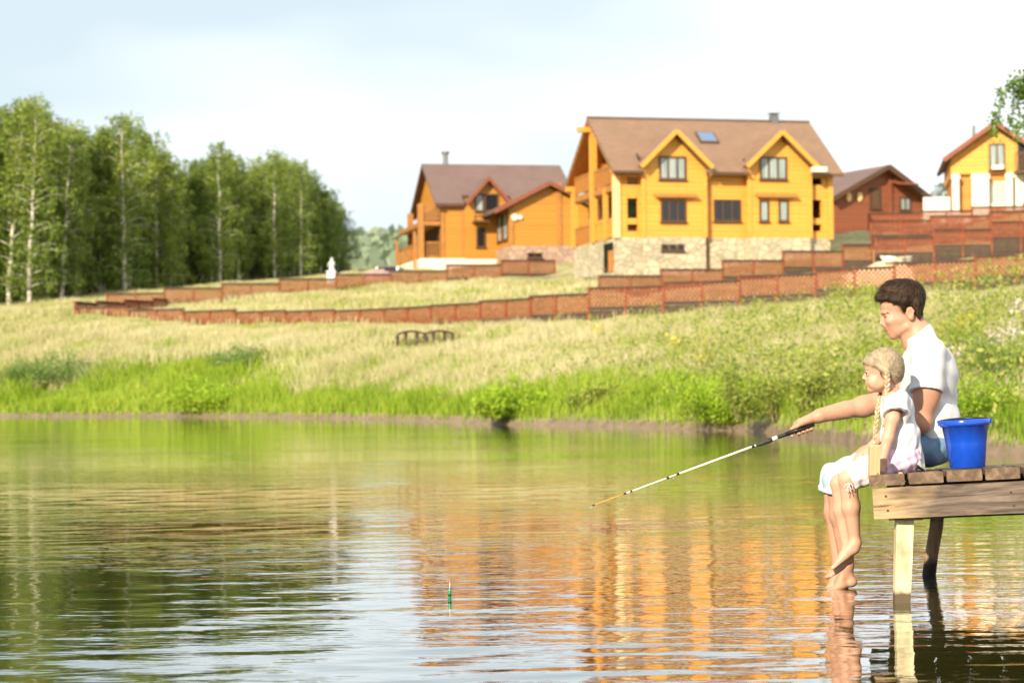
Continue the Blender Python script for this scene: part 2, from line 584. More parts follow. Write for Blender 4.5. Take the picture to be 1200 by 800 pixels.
# ------------------------------------------------------------------ water
t = NT('water')
v = t.pos((0.9, 2.6, 1))
big = t.noise(t.pos((0.10, 0.28, 1)), 1.0, 3)
w1 = t.noise(v, 2.2, 3, 0.5, 0.3)
w2 = t.noise(t.pos((1.2, 2.9, 1)), 7.0, 2, 0.5, 0.2)
amp = t.ramp(big, [(0.40, 0.25), (0.62, 1.0)])
hh = t.math('MULTIPLY', t.math('ADD', w1, t.math('MULTIPLY', w2, 0.25)), amp)
bmp = t.n('ShaderNodeBump'); bmp.inputs['Strength'].default_value = 1.0; bmp.inputs['Distance'].default_value = 0.0058
t.l(hh, bmp.inputs['Height'])
for sk_ in ('Normal', 'Coat Normal'): t.l(bmp.outputs['Normal'], t.b.inputs[sk_])
t.base((0.034, 0.034, 0.007))
t.set(Roughness=0.015, IOR=1.333)
t.b.inputs['Specular IOR Level'].default_value = 0.5
t.b.inputs['Coat Weight'].default_value = 1.0; t.b.inputs['Coat Roughness'].default_value = 0.015; t.b.inputs['Coat IOR'].default_value = 1.333
# wavelets: a sum of short crested waves, gentler where the air is still
rngw = np.random.default_rng(8)
WAVES = []
for i in range(40):
    lam = 0.12 * (0.75 / 0.12) ** rngw.random()
    th = rngw.normal() * 0.62
    WAVES.append((2 * PI / lam, math.sin(th), math.cos(th), rngw.uniform(0, 2 * PI), 0.0034 * lam / (2 * PI)))


def wave_z(X, Y, dy):
    z = np.zeros_like(X)
    for k_, cx_, cy_, ph_, a_ in WAVES:
        fade = np.clip((2 * PI / k_ / cy_ / dy - 2.2) / 2.0, 0, 1)
        z += a_ * fade * np.sin(k_ * (X * cx_ + Y * cy_) + ph_ + 0.8 * np.sin(0.35 * X + 0.21 * Y + ph_))
    calm = 0.5 + 0.5 * np.sin(X * 0.31 + 1.3 * np.sin(Y * 0.16)) * np.sin(Y * 0.23 + 0.9 * np.sin(X * 0.2 + 1))
    return z * (0.55 + 0.75 * calm)


ys = [4.0]
while ys[-1] < 78: ys.append(ys[-1] + max(0.026, 0.0038 * ys[-1]))
ys = np.array(ys); dyr = np.gradient(ys)
nxw = 380
uw = np.linspace(-1, 1, nxw)
WXg = uw[None, :] * np.full(len(ys), 24.0)[:, None]
WYg = np.repeat(ys[:, None], nxw, 1)
edge = np.clip((1 - np.abs(uw)) / 0.06, 0, 1)[None, :] * np.clip((ys - 4.0) / 0.6, 0, 1)[:, None] * np.clip((78 - ys) / 3, 0, 1)[:, None]
WZg = wave_z(WXg, WYg, np.repeat(dyr[:, None], nxw, 1)) * edge
wi = np.arange(WXg.size).reshape(WXg.shape)
wq = np.stack([wi[:-1, :-1], wi[:-1, 1:], wi[1:, 1:], wi[1:, :-1]], -1).reshape(-1, 4)
Vw = np.c_[WXg.ravel(), WYg.ravel(), WZg.ravel()]
# the still outer sheet joins the rim of the rippled one
x0_, x1_, y0_, y1_ = -24.0, 24.0, ys[0], ys[-1]
outer = np.array([(-1500, -400, 0), (1500, -400, 0), (1500, 90, 0), (-1500, 90, 0), (x0_, y0_, 0), (x1_, y0_, 0), (x1_, y1_, 0), (x0_, y1_, 0)], float)
b_ = len(Vw)
oq = np.array([(0, 1, 5, 4), (1, 2, 6, 5), (2, 3, 7, 6), (3, 0, 4, 7)]) + b_
water = obj('water', np_mesh('water', np.r_[Vw, outer], [wq, oq], True), t.m)
tag(water, 'rippled pond water reflecting the houses, birches and pale sky', 'water', kind='structure')
# ------------------------------------------------------------------ stepped lattice fences
M_LATT = mat_wood('fence_wood', (0.125, 0.032, 0.016), (0.225, 0.065, 0.03), (0.33, 0.122, 0.06), (3, 3, 3), 1.5)
M_DARK = mat_wood('dark_stained_wood', (0.035, 0.022, 0.017), (0.06, 0.038, 0.028), (0.10, 0.062, 0.045), (1.5, 1.5, 8), 2.0)
PL = 1.5
CAPZ = 1.085


def lattice_mesh(L, z0, z1):
    m = MB()
    h = z1 - z0
    pitch = 0.17
    for sgn, y in ((1, -0.011), (-1, 0.011)):
        k = -h
        while k < L:
            x0, x1 = k, k + h
            a, b = max(0.0, x0), min(L, x1)
            if b - a > 0.04:
                za, zb = z0 + (a - x0), z0 + (b - x0)
                if sgn < 0: za, zb = z0 + z1 - za, z0 + z1 - zb
                m.bar((a, y, za), (b, y, zb), 0.018, 0.055, (0, 0, 1))
            k += pitch
    m.box((0, -0.035, z0 - 0.05), (L, 0.035, z0)); m.box((0, -0.034, z1), (L, 0.034, z1 + 0.03))
    return m.mesh('lattice_panel')


def boards_mesh(L, z0, z1):
    m = MB(); n = int((z1 - z0) / 0.16 + 0.5); s = (z1 - z0) / n
    for i in range(n):
        m.box((0, -0.015 + 0.004 * (i % 2), z0 + i * s), (L, 0.015, z0 + (i + 1) * s - 0.012))
    return m.mesh('board_panel')


def cap_mesh(L):
    m = MB(); m.box((-0.02, -0.065, 1.046), (L + 0.02, 0.075, 1.125)); return m.mesh('cap_rail')


def post_mesh():
    m = MB(); m.box((-0.045, -0.05, -0.9), (0.045, 0.05, 1.09)); m.box((-0.07, -0.07, 1.09), (0.07, 0.07, 1.12)); return m.mesh('post')


ME_LATT, ME_BOARD, ME_CAP, ME_POST = lattice_mesh(PL, 0.43, 1.015), boards_mesh(PL, -0.7, 0.375), cap_mesh(PL), post_mesh()
ME_LATT.materials.append(M_LATT); ME_BOARD.materials.append(M_DARK); ME_CAP.materials.append(M_DARK); ME_POST.materials.append(M_LATT)


def fence(top_px, label, boards=True, name='lattice_fence', group='stepped lattice fences on the hillside'):
    pts = [P(*t) for t in top_px]
    xs, acc = [0.0], 0.0
    for a, b in zip(pts[:-1], pts[1:]):
        acc += math.hypot(b.x - a.x, b.y - a.y); xs.append(acc)
    n = max(1, int(round(acc / PL)))
    at = lambda s: Vector([float(np.interp(s, xs, [p[i] for p in pts])) for i in range(3)])
    o = empty(name, (pts[0].x, pts[0].y, pts[0].z - CAPZ), 0, label, 'fence', group)
    base = o.location.copy()
    prevz = None
    step = None
    for i in range(n + 1):
        a = at(min(i * acc / n, acc - 1e-4)); b = at(min((i + 1) * acc / n, acc))
        if i < n:
            if step is None or i % 2 == 0:
                mid = at(min((i + 1.0) * acc / n, acc)); step = mid.z - CAPZ      # two panels to a step
            ang = math.atan2(b.y - a.y, b.x - a.x)
        loc = Vector((a.x, a.y, step)) - base
        k = (acc / n) / PL
        parts = [('post', ME_POST, 1)]
        if i < n: parts += [('lattice_panel', ME_LATT, k), ('cap_rail', ME_CAP, k)] + ([('board_panel', ME_BOARD, k)] if boards else [])
        for nm, me, sx in parts:
            c = obj(nm, me, None, o); c.location = loc; c.rotation_euler = (0, 0, ang); c.scale = (sx, 1, 1)
    return o


fence(FRONT_TOP, 'long stepped orange lattice fence over dark boards along the top of the grassy bank')
fence(RETURN_TOP, 'short red lattice fence running back from the left end of the long bank fence')
fence(BACK_TOP, 'lattice fence below the birch wood, climbing right to the brown-roofed house with the side wing')
fence(HOUSE_TOP, 'stepped pale orange lattice fence directly under the stone base of the big yellow house')
fence(STEP_TOP, 'stepped red lattice fence above the sand pile, lowest of the three climbing right')
fence(MID_TOP, 'red lattice fence below the brown house, middle of the three climbing right')
fence(TOP_TOP, 'red lattice fence in front of the house with white columns, uppermost of the three')

# ------------------------------------------------------------------ small low railing in the dry grass
def ground_hit(px, py, y0=26.0, y1=130.0):
    ys = np.linspace(y0, y1, 1200)
    pts = np.array([tuple(P(px, py, y)) for y in ys])
    dz = pts[:, 2] - ground_z(pts[:, 0], pts[:, 1])
    ok = (pts[:, 1] > shore(pts[:, 0]) + 0.3) & (dz < 0)
    i = int(np.argmax(ok)) if ok.any() else len(ys) // 2
    return Vector(pts[i])


RAILP = ground_hit(497, 408)
rl = P(466, 408, RAILP.y)
rail = empty('wooden_railing', (rl.x, rl.y, gz(rl.x, rl.y)), 0, 'low dark wooden railing with two arched top rails standing in the dry grass', 'railing')
zt = P(497, 388, RAILP.y).z - rail.location.z
for k in range(2):
    m = MB(); n = 10; w = 32.5 * RAILP.y / F
    pp = [Vector((k * w + w * i / n, 0.03 * math.sin(i), zt - 0.10 + 0.10 * math.sin(PI * i / n))) for i in range(n + 1)]
    for a, b in zip(pp[:-1], pp[1:]): m.bar(a, b, 0.2, 0.08)
    m.build('top_rail', M_DARK, rail)
    for i in (0, 3, 7, 10):
        if k == 1 and i == 0: continue
        m = MB(); m.box((pp[i].x - 0.065, -0.05, -0.3), (pp[i].x + 0.065, 0.05, pp[i].z - 0.041)); m.build('post', M_DARK, rail)
w = 32.5 * RAILP.y / F
m = MB(); m.box((w - 0.12, -0.08, zt - 0.42), (w + 0.12, -0.052, zt - 0.16)); m.build('board', M_DARK, rail)

# ------------------------------------------------------------------ sand pile, sack, buckets
M_SAND = mat_plain('sand', (0.62, 0.50, 0.30), 0.95, 0.15, 5, 0.03)
M_WHITE = mat_plain('white_plastic', (0.66, 0.65, 0.62), 0.5, 0.06)
a = P(988, 317, 86); b = P(1052, 309, 86)
nx_, ny_ = 40, 20
vx, vy = np.meshgrid(np.linspace(-0.3, 1.25, nx_), np.linspace(-1, 1, ny_))
L_ = b.x - a.x
ph = np.clip(np.minimum(vx, 1) * 0.9, 0, 1) * np.clip(1 - vy ** 2, 0, 1) * np.clip((1.25 - vx) / 0.3, 0, 1) * 0.72
ph = ph + 0.03 * np.sin(vx * 23) * np.cos(vy * 9) * (ph > 0.02)
sx_, sy_ = a.x + vx * L_, 86 + vy * 0.9
zz = ground_z(sx_.ravel(), sy_.ravel())
zb = max(a.z - 0.15, float(zz.max()) - 0.1)
si = np.arange(nx_ * ny_).reshape(ny_, nx_)
sq = np.stack([si[:-1, :-1], si[:-1, 1:], si[1:, 1:], si[1:, :-1]], -1).reshape(-1, 4)
z_line = a.z - 0.2 + np.clip(vx, 0, 1.25) * (b.z - a.z - 0.1)
sand = obj('sand_pile', np_mesh('sand_pile', np.c_[sx_.ravel(), sy_.ravel(), (np.where(ph > 0.005, z_line + ph, zz.reshape(ph.shape) - 0.2)).ravel()], [sq], True), M_SAND)
tag(sand, 'long pale heap of sand behind the lattice fence below the brown house', 'sand pile')
c = P(1040, 307, 85.6)
m = MB(); m.ball((0, 0, 0.2), 0.24, 9, (1.1, 0.7, 0.62)); m.ball((0.14, 0.0, 0.2), 0.17, 8, (1.0, 0.8, 0.75)); m.tube([(-0.18, 0, 0.24), (-0.26, 0, 0.3), (-0.3, 0.02, 0.29)], [0.1, 0.05, 0.08], 8)
s = m.build('white_sack', M_WHITE, None, True); s.location = (c.x, c.y - 0.3, c.z - 0.12)
tag(s, 'bulging white sack lying on the right end of the sand pile', 'sack')
for (px, py, lab) in ((1057, 305.5, 'small white pail nearer to the white sack behind the fence'), (1065, 304.8, 'small white pail farther from the white sack behind the fence')):
    c = P(px, py, 85.8)
    e = empty('pail', (c.x, c.y, c.z - 0.14), 0, lab, 'pail', 'white pails by the sand pile')
    m = MB(); m.lathe([(0.0, 0), (0.10, 0), (0.135, 0.26), (0.145, 0.26), (0.145, 0.29), (0.125, 0.29), (0.095, 0.02), (0, 0.02)], 18); m.build('pail_body', M_WHITE, e, True)
    m = MB(); m.tube([(0.14 * math.cos(t_), 0.02, 0.27 + 0.1 * math.sin(t_)) for t_ in np.linspace(0, PI, 12)], 0.006, 6); m.build('handle', M_DARK, e, True)

# ------------------------------------------------------------------ white garden statue, parked car, rubble at the edge of the wood
c = P(389, 322, 120)
c.z = P(389, 321.5, 120).z
stt = empty('garden_statue', c, 0, 'small white garden statue standing before the right end of the birch wood', 'statue')
m = MB(); m.box((-0.42, -0.3, -0.9), (0.3, 0.3, 0.22)); m.box((-0.48, -0.34, 0.22), (0.36, 0.34, 0.3)); m.build('pedestal', M_WHITE, stt)
m = MB(); m.lathe([(0.26, 0.3), (0.22, 0.45), (0.15, 0.75), (0.16, 0.9), (0.2, 1.05), (0.13, 1.15), (0.06, 1.18), (0.1, 1.24), (0.12, 1.32), (0.08, 1.41), (0, 1.43)], 20)
m.tube([(-0.17, 0, 1.05), (-0.28, -0.05, 0.85), (-0.3, -0.08, 0.62)], [0.06, 0.05, 0.05], 8); m.tube([(0.17, 0, 1.05), (0.24, -0.08, 0.85), (0.1, -0.18, 0.8)], [0.06, 0.05, 0.04], 8)
m.build('figure', M_WHITE, stt, True)

M_CARP = NT('white_car_paint'); M_CARP.base((0.7, 0.72, 0.7)); M_CARP.set(Roughness=0.25, Coat_Weight=0.6); M_CARP = M_CARP.m
M_GLASSD = NT('dark_glass'); M_GLASSD.base((0.015, 0.016, 0.018)); M_GLASSD.set(Roughness=0.05); M_GLASSD = M_GLASSD.m
M_RUB = mat_plain('rubber', (0.02, 0.02, 0.02), 0.8, 0.2)
M_STEEL = mat_plain('steel', (0.5, 0.5, 0.5), 0.35, 0.1, metal=0.9)
c = P(456, 325, 126)
stt.scale = (.66, .66, .66)
car = empty('parked_car', (c.x, c.y, c.z - 0.8), R(78), 'white parked car with dark windows half hidden behind the lattice fence left of the houses', 'car')
m = MB()
prof = [(-2.0, 0.35), (-2.05, 0.75), (-1.85, 0.95), (-0.95, 1.02), (0.9, 1.02), (1.75, 0.95), (2.05, 0.8), (2.05, 0.35)]
m.prism(prof, 'y', -0.82, 0.82)
m.prism([(-0.75, 1.02), (-0.35, 1.42), (0.75, 1.42), (1.35, 1.02)], 'y', -0.7, 0.7)
body = m.build('body', M_CARP, car)
for y0, y1 in ((-0.72, -0.702), (0.702, 0.72)):
    m = MB(); m.prism([(-0.62, 1.05), (-0.3, 1.37), (0.7, 1.37), (1.18, 1.05)], 'y', y0, y1); m.build('side_window', M_GLASSD, car)
m = MB(); m.add([(-0.76, -0.6, 1.05), (-0.76, 0.6, 1.05), (-0.39, 0.56, 1.41), (-0.39, -0.56, 1.41)], [(0, 1, 2, 3)]); m.build('windscreen', M_GLASSD, car)
for x in (-1.3, 1.3):
    for y in (-0.83, 0.83):
        m = MB(); m.tube([(x, y - 0.1, 0.32), (x, y + 0.1, 0.32)], 0.32, 20); wh = m.build('wheel', M_RUB, car, False)
        m = MB(); m.tube([(x, y - 0.11, 0.32), (x, y + 0.11, 0.32)], 0.19, 16); m.build('rim', M_STEEL, wh)
for y in (-0.6, 0.6):
    m = MB(); m.ball((-2.0, y, 0.78), 0.12, 6, (0.5, 1, 0.7)); m.build('headlight', M_STEEL, car, True)

M_RUBBLE = mat_plain('brick_rubble', (0.36, 0.22, 0.19), 0.9, 0.3, 3, 0.05)
c = P(444, 322, 122)
vx, vy = np.meshgrid(np.linspace(-1, 1, 24), np.linspace(-1, 1, 24))
rr = np.clip(1 - vx ** 2 - vy ** 2, 0, 1) ** 0.7
rg = np.random.default_rng(3)
hz = rr * (0.62 + 0.12 * rg.random(rr.shape))
hi = np.arange(24 * 24).reshape(24, 24); hq = np.stack([hi[:-1, :-1], hi[:-1, 1:], hi[1:, 1:], hi[1:, :-1]], -1).reshape(-1, 4)
o = obj('rubble_heap', np_mesh('rubble_heap', np.c_[(vx * 0.95).ravel(), (vy * 0.9).ravel(), (hz - 0.25).ravel()], [hq], False), M_RUBBLE)
o.location = (c.x, c.y, c.z - 0.1)
tag(o, 'reddish heap of rubble behind the lattice fence beside the parked car', 'heap')
# ------------------------------------------------------------------ houses
M_YLOG = mat_logs('yellow_log_wall', (0.68, 0.315, 0.045), var=0.1)
M_YTRIM = mat_plain('yellow_trim', (0.66, 0.31, 0.05), 0.5, 0.1, 4)
M_PALE = mat_plain('pale_post_wood', (0.80, 0.58, 0.26), 0.5, 0.1, 4)
M_OLOG = mat_logs('amber_log_wall', (0.45, 0.195, 0.024), var=0.12)
M_OTRIM = mat_plain('amber_trim', (0.38, 0.165, 0.04), 0.5, 0.15, 4)
M_BLOG = mat_logs('brown_log_wall', (0.22, 0.07, 0.032))
M_BTRIM = mat_plain('brown_trim', (0.22, 0.07, 0.035), 0.5, 0.15, 4)
M_SOFFIT = mat_wood('soffit_wood', (0.38, 0.13, 0.03), (0.50, 0.19, 0.04), (0.58, 0.25, 0.06), (6, 1, 1), 2.0)
M_ROOFT = mat_roof('tan_shingle', (0.225, 0.135, 0.08))
M_ROOFB = mat_roof('plum_shingle', (0.155, 0.098, 0.082))
M_STONE = mat_stone('pale_stone', (0.46, 0.40, 0.28))
M_STONEB = mat_stone('pink_stone', (0.40, 0.27, 0.20))
M_PLASTER = mat_plain('white_plaster', (0.68, 0.64, 0.54), 0.8, 0.06)
M_FRAME = mat_plain('window_frame_brown', (0.09, 0.045, 0.022), 0.5, 0.15)
M_INSIDE = mat_plain('painted_inner_shade', (0.10, 0.055, 0.03), 0.9, 0.2)  # shade of porches and interiors put into a dark brown colour
M_CURT = NT('curtained_glass'); M_CURT.base(M_CURT.ramp(M_CURT.noise(M_CURT.coord('Object', (5, 1, 0.3)), 2.0, 3), [(0.35, (0.20, 0.25, 0.24)), (0.65, (0.36, 0.41, 0.38))])); M_CURT.set(Roughness=0.12); M_CURT = M_CURT.m
M_METAL = mat_plain('grey_flue', (0.2, 0.19, 0.2), 0.45, 0.1, metal=0.6)
M_RAILW = M_OTRIM


class Site:
    def __init__(s, px, py, Y, theta):
        s.O = P(px, py, Y); s.th = theta
        s.u = Vector((math.cos(theta), math.sin(theta), 0)); s.v = Vector((-math.sin(theta), math.cos(theta), 0))

    def hit(s, px, py, y=0.0):
        C = Vector((0, 0, H)); D = P(px, py, 1.0) - C
        t_ = (y - (C - s.O).dot(s.v)) / D.dot(s.v)
        w = C + D * t_ - s.O
        return w.dot(s.u), w.z

    def rect(s, x0, y0, x1, y1, y=0.0):
        a, c = s.hit(x0, y0, y), s.hit(x1, y1, y)
        return a[0], c[0], c[1], a[1]

    def hit_x(s, px, py, x=0.0):
        C = Vector((0, 0, H)); D = P(px, py, 1.0) - C
        t_ = (x - (C - s.O).dot(s.u)) / D.dot(s.u)
        w = C + D * t_ - s.O
        return w.dot(s.v), w.z


def window(parent, r, y, mull=2, glass=None, fr=None, axis='y', sgn=-1, cross=0.0, w=0.085, name='window'):
    """framed window on a wall plane; r = (s0, s1, z0, z1); sgn is the side the frame stands proud on"""
    s0, s1, z0, z1 = r
    glass = glass or M_GLASSD; fr = fr or M_FRAME
    d0, d1 = (y + sgn * 0.07, y - sgn * 0.01)
    f = MB()

    def bx(m, a0, a1, b0, b1, e0, e1):
        if axis == 'y': m.box((a0, min(e0, e1), b0), (a1, max(e0, e1), b1))
        else: m.box((min(e0, e1), a0, b0), (max(e0, e1), a1, b1))
    bx(f, s0, s1, z1 - w, z1, d0, d1); bx(f, s0, s1, z0, z0 + w, d0, d1)
    bx(f, s0, s0 + w, z0 + w, z1 - w, d0, d1); bx(f, s1 - w, s1, z0 + w, z1 - w, d0, d1)
    for k in range(1, mull + 1):
        c = s0 + (s1 - s0) * k / (mull + 1)
        bx(f, c - w * 0.45, c + w * 0.45, z0 + w, z1 - w, d0 - sgn * 0.012, d1)
    if cross: bx(f, s0 + w, s1 - w, z0 + (z1 - z0) * cross - w * 0.4, z0 + (z1 - z0) * cross + w * 0.4, d0 - sgn * 0.02, d1)
    o = f.build(name, fr, parent)
    p = MB(); bx(p, s0 + w, s1 - w, z0 + w, z1 - w, y + sgn * 0.012, y - sgn * 0.005); p.build('pane', glass, o)
    s = MB(); bx(s, s0 - 0.06, s1 + 0.06, z0 - 0.06, z0 - 0.002, y + sgn * 0.13, y - sgn * 0.01); s.build('sill', fr, o)
    return o


def railing(parent, a, b, h=0.9, mat=None, n=7, name='railing'):
    a, b = Vector(a), Vector(b); m = MB()
    up = Vector((0, 0, 1))
    m.bar(a + up * h, b + up * h, 0.09, 0.09); m.bar(a + up * 0.12, b + up * 0.12, 0.07, 0.07)
    for k in range(n + 1):
        p = a.lerp(b, k / n); m.bar(p + up * 0.155, p + up * (h - 0.045), 0.07, 0.07, (1, 0.01, 0))
    return m.build(name, mat or M_RAILW, parent)


# ---------------------------------------------------------------- the big yellow house
S = Site(724, 334, 106, R(14))
big = empty('log_house', S.O, S.th, 'big yellow log house with twin front gables, tan roof and pale stone base', 'house', 'log houses on the hillside')
Lw = S.hit(973, 300)[0]
zs = S.hit(724, 278)[1]               # top of the stone base
ze = S.hit(850, 201.5, -0.6)[1]        # front eave
Dp = 8.0
zr = S.hit(800, 140, Dp / 2)[1]
OV = 0.6
xpor = S.hit(752, 250)[0]             # depth of the corner porch behind its posts
pxr = lambda x0, y0, x1, y1, y=0.0: S.rect(x0, y0, x1, y1, y)
# stone base, with the dark cellar door in the end wall
m = MB()
dy0 = S.hit_x(719, 300)[0]; dy1 = S.hit_x(708, 300)[0]; dz1 = S.hit_x(713, 285)[1]; dz0 = S.hit_x(713, 319)[1]
m.box((0, 0, -2.5), (Lw, Dp, zs)); base = m.build('stone_base', M_STONE, big)
m = MB(); m.box((-0.03, dy0, dz0), (0.005, dy1, dz1)); dr = m.build('cellar_door', M_GLASSD, big)
m = MB(); m.box((-0.06, dy0 + 0.02, dz0), (-0.031, dy0 + (dy1 - dy0) * 0.45, dz0 + (dz1 - dz0) * 0.72)); m.build('door_leaf', M_SOFFIT, dr)
# front wall with the openings of the corner porches
hl = [pxr(735, 207.5, 748, 216.5), pxr(735, 232, 748, 256), pxr(735, 262.5, 748, 271)]
hr = [pxr(950, 209, 963, 217), pxr(950, 234, 963, 256), pxr(950, 263, 963, 271)]
m = MB(); m.holed(0.0, Lw, zs, ze + 0.1, 0.0, 0.22, hl + hr); m.build('front_wall', M_YLOG, big)
xr = S.hit(951 - 4, 250)[0]
m = MB()
m.prism([(0.222, zs), (Dp - 0.2, zs), (Dp - 0.2, ze - 0.1), (Dp / 2, zr - 0.45), (0.222, ze - 0.05)], 'x', xpor, xpor + 0.2)            # recessed end wall
m.box((xpor + 0.2, Dp - 0.2, zs), (Lw, Dp, ze)); m.build('wall', M_YLOG, big)
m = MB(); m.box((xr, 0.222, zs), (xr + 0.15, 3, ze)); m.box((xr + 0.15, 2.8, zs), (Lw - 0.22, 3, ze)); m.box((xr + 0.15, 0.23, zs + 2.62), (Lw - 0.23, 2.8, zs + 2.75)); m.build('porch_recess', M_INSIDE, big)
m = MB(); m.prism([(0.222, zs), (Dp, zs), (Dp, ze), (Dp / 2, zr - 0.25), (0.222, ze)], 'x', Lw - 0.22, Lw); m.build('side_wall', M_YLOG, big)
# recessed gable of the left end, its tall windows
for (y0, y1, z0, z1) in ((Dp*0.60, Dp*0.72, zs + 3.1, zs + 4.9), (Dp*0.76, Dp*0.88, zs + 3.1, zs + 4.3), (Dp*0.58, Dp*0.70, zs + 0.9, zs + 2.3), (Dp*0.75, Dp*0.88, zs + 0.9, zs + 2.3)):
    window(big, (y0, y1, z0, z1), xpor, 1, M_CURT, M_SOFFIT, 'x')
for z_ in (zs + .05, zs + 2.75):
    m = MB(); m.box((xpor - 0.02, 0.5, z_), (xpor - 0.002, 3.2, z_ + (2.35 if z_ < zs + 1 else 1.5))); m.build('porch_shade_panel', M_GLASSD, big)  # dark panels added to stand in for the shade inside the porch
# porch posts, beams, balcony floor and railings of the left end
for y in (0.11, Dp * 0.52, Dp - 0.2):
    m = MB(); top = ze - 0.05 if y != Dp * 0.52 else zr - 0.75
    m.box((-0.16, y - 0.17, zs), (0.16, y + 0.17, top)); m.build('post', M_YTRIM if y > 1 else M_PALE, big)
m = MB(); m.box((-0.1, 1.9, zs), (0.12, 2.15, zs + 2.6)); m.build('post', M_YTRIM, big)
m = MB(); m.box((-0.25, 0.0, ze - 0.05), (xpor, 0.26, ze + 0.1)); m.box((-0.45, Dp - 0.36, ze - 0.3), (xpor, Dp - 0.06, ze - 0.04)); m.box((-0.8, Dp * 0.52 - 0.2, zr - 0.75), (xpor, Dp * 0.52 + 0.2, zr - 0.5))
m.build('porch_beam', M_YTRIM, big)
zb = zs + 2.68
m = MB(); m.box((-0.05, 0.23, zb - 0.32), (xpor, Dp - 0.25, zb)); m.build('balcony_floor', M_OTRIM, big)
railing(big, (0.0, 0.3, zb), (0.0, Dp * 0.52 - 0.2, zb), 0.95, M_OTRIM, 14)
railing(big, (0.0, Dp * 0.52 + 0.2, zb), (0.0, Dp - 0.4, zb), 0.95, M_OTRIM, 14)
railing(big, (0.0, 0.3, zs), (0.0, Dp * 0.52 - 0.2, zs), 0.95, M_YTRIM, 10)
railing(big, (0.0, Dp * 0.52 + 0.2, zs), (0.0, Dp - 0.4, zs), 0.95, M_OTRIM, 14)
# right corner post
m = MB(); m.box((Lw - 0.12, -0.12, zs - 0.05), (Lw + 0.14, 0.12, ze)); m.build('post', M_YTRIM, big)
m = MB(); m.box((-0.12, -0.1, zs - 0.02), (0.14, -0.003, ze)); m.build('corner_board', M_PALE, big)
# main roof: two slopes with overhanging ends
xl = S.hit(688, 141, Dp / 2)[0]; xR = Lw + 0.55
sl = (zr - ze) / (Dp / 2 + OV)
cut = [(S.hit(x0 - 1, 230, -0.35)[0], S.hit(x1 + 1, 230, -0.35)[0]) for x0, x1 in ((754, 826), (878, 949))]     # the bays interrupt the eaves
xs_ = [xl, cut[0][0], cut[0][1], cut[1][0], cut[1][1], xR]
m = MB()
for i in range(5):
    y_, z_ = (-OV, ze) if i % 2 == 0 else (0.55, ze + sl * (0.55 + OV))
    m.slab([(xs_[i], y_, z_), (xs_[i+1], y_, z_), (xs_[i+1], Dp / 2, zr), (xs_[i], Dp / 2, zr)], 0.2)
m.slab([(xR, Dp + OV, ze), (xl, Dp + OV, ze), (xl, Dp / 2, zr), (xR, Dp / 2, zr)], 0.2)
roof = m.build('roof', M_ROOFT, big)
m = MB(); m.box((xl, Dp / 2 - 0.12, zr - 0.02), (xR, Dp / 2 + 0.12, zr + 0.05)); m.build('ridge_cap', M_ROOFB, roof)
m = MB()
m.slab([(xl + 0.02, -OV + 0.02, ze - 0.24), (cut[0][0], -OV + 0.02, ze - 0.24), (cut[0][0], Dp / 2, zr - 0.24), (xl + 0.02, Dp / 2, zr - 0.24)], 0.05)
m.slab([(xR - 0.02, Dp + OV - 0.02, ze - 0.24), (xl + 0.02, Dp + OV - 0.02, ze - 0.24), (xl + 0.02, Dp / 2, zr - 0.24), (xR - 0.02, Dp / 2, zr - 0.24)], 0.05)
m.build('soffit', M_SOFFIT, roof)
m = MB(); m.box((xl, -OV - 0.12, ze - 0.16), (S.hit(752, 197, -OV)[0], -OV - 0.004, ze - 0.03)); m.box((S.hit(836, 197, -OV)[0], -OV - 0.12, ze - 0.16), (S.hit(872, 197, -OV)[0], -OV - 0.004, ze - 0.03)); m.build('gutter', M_FRAME, roof)
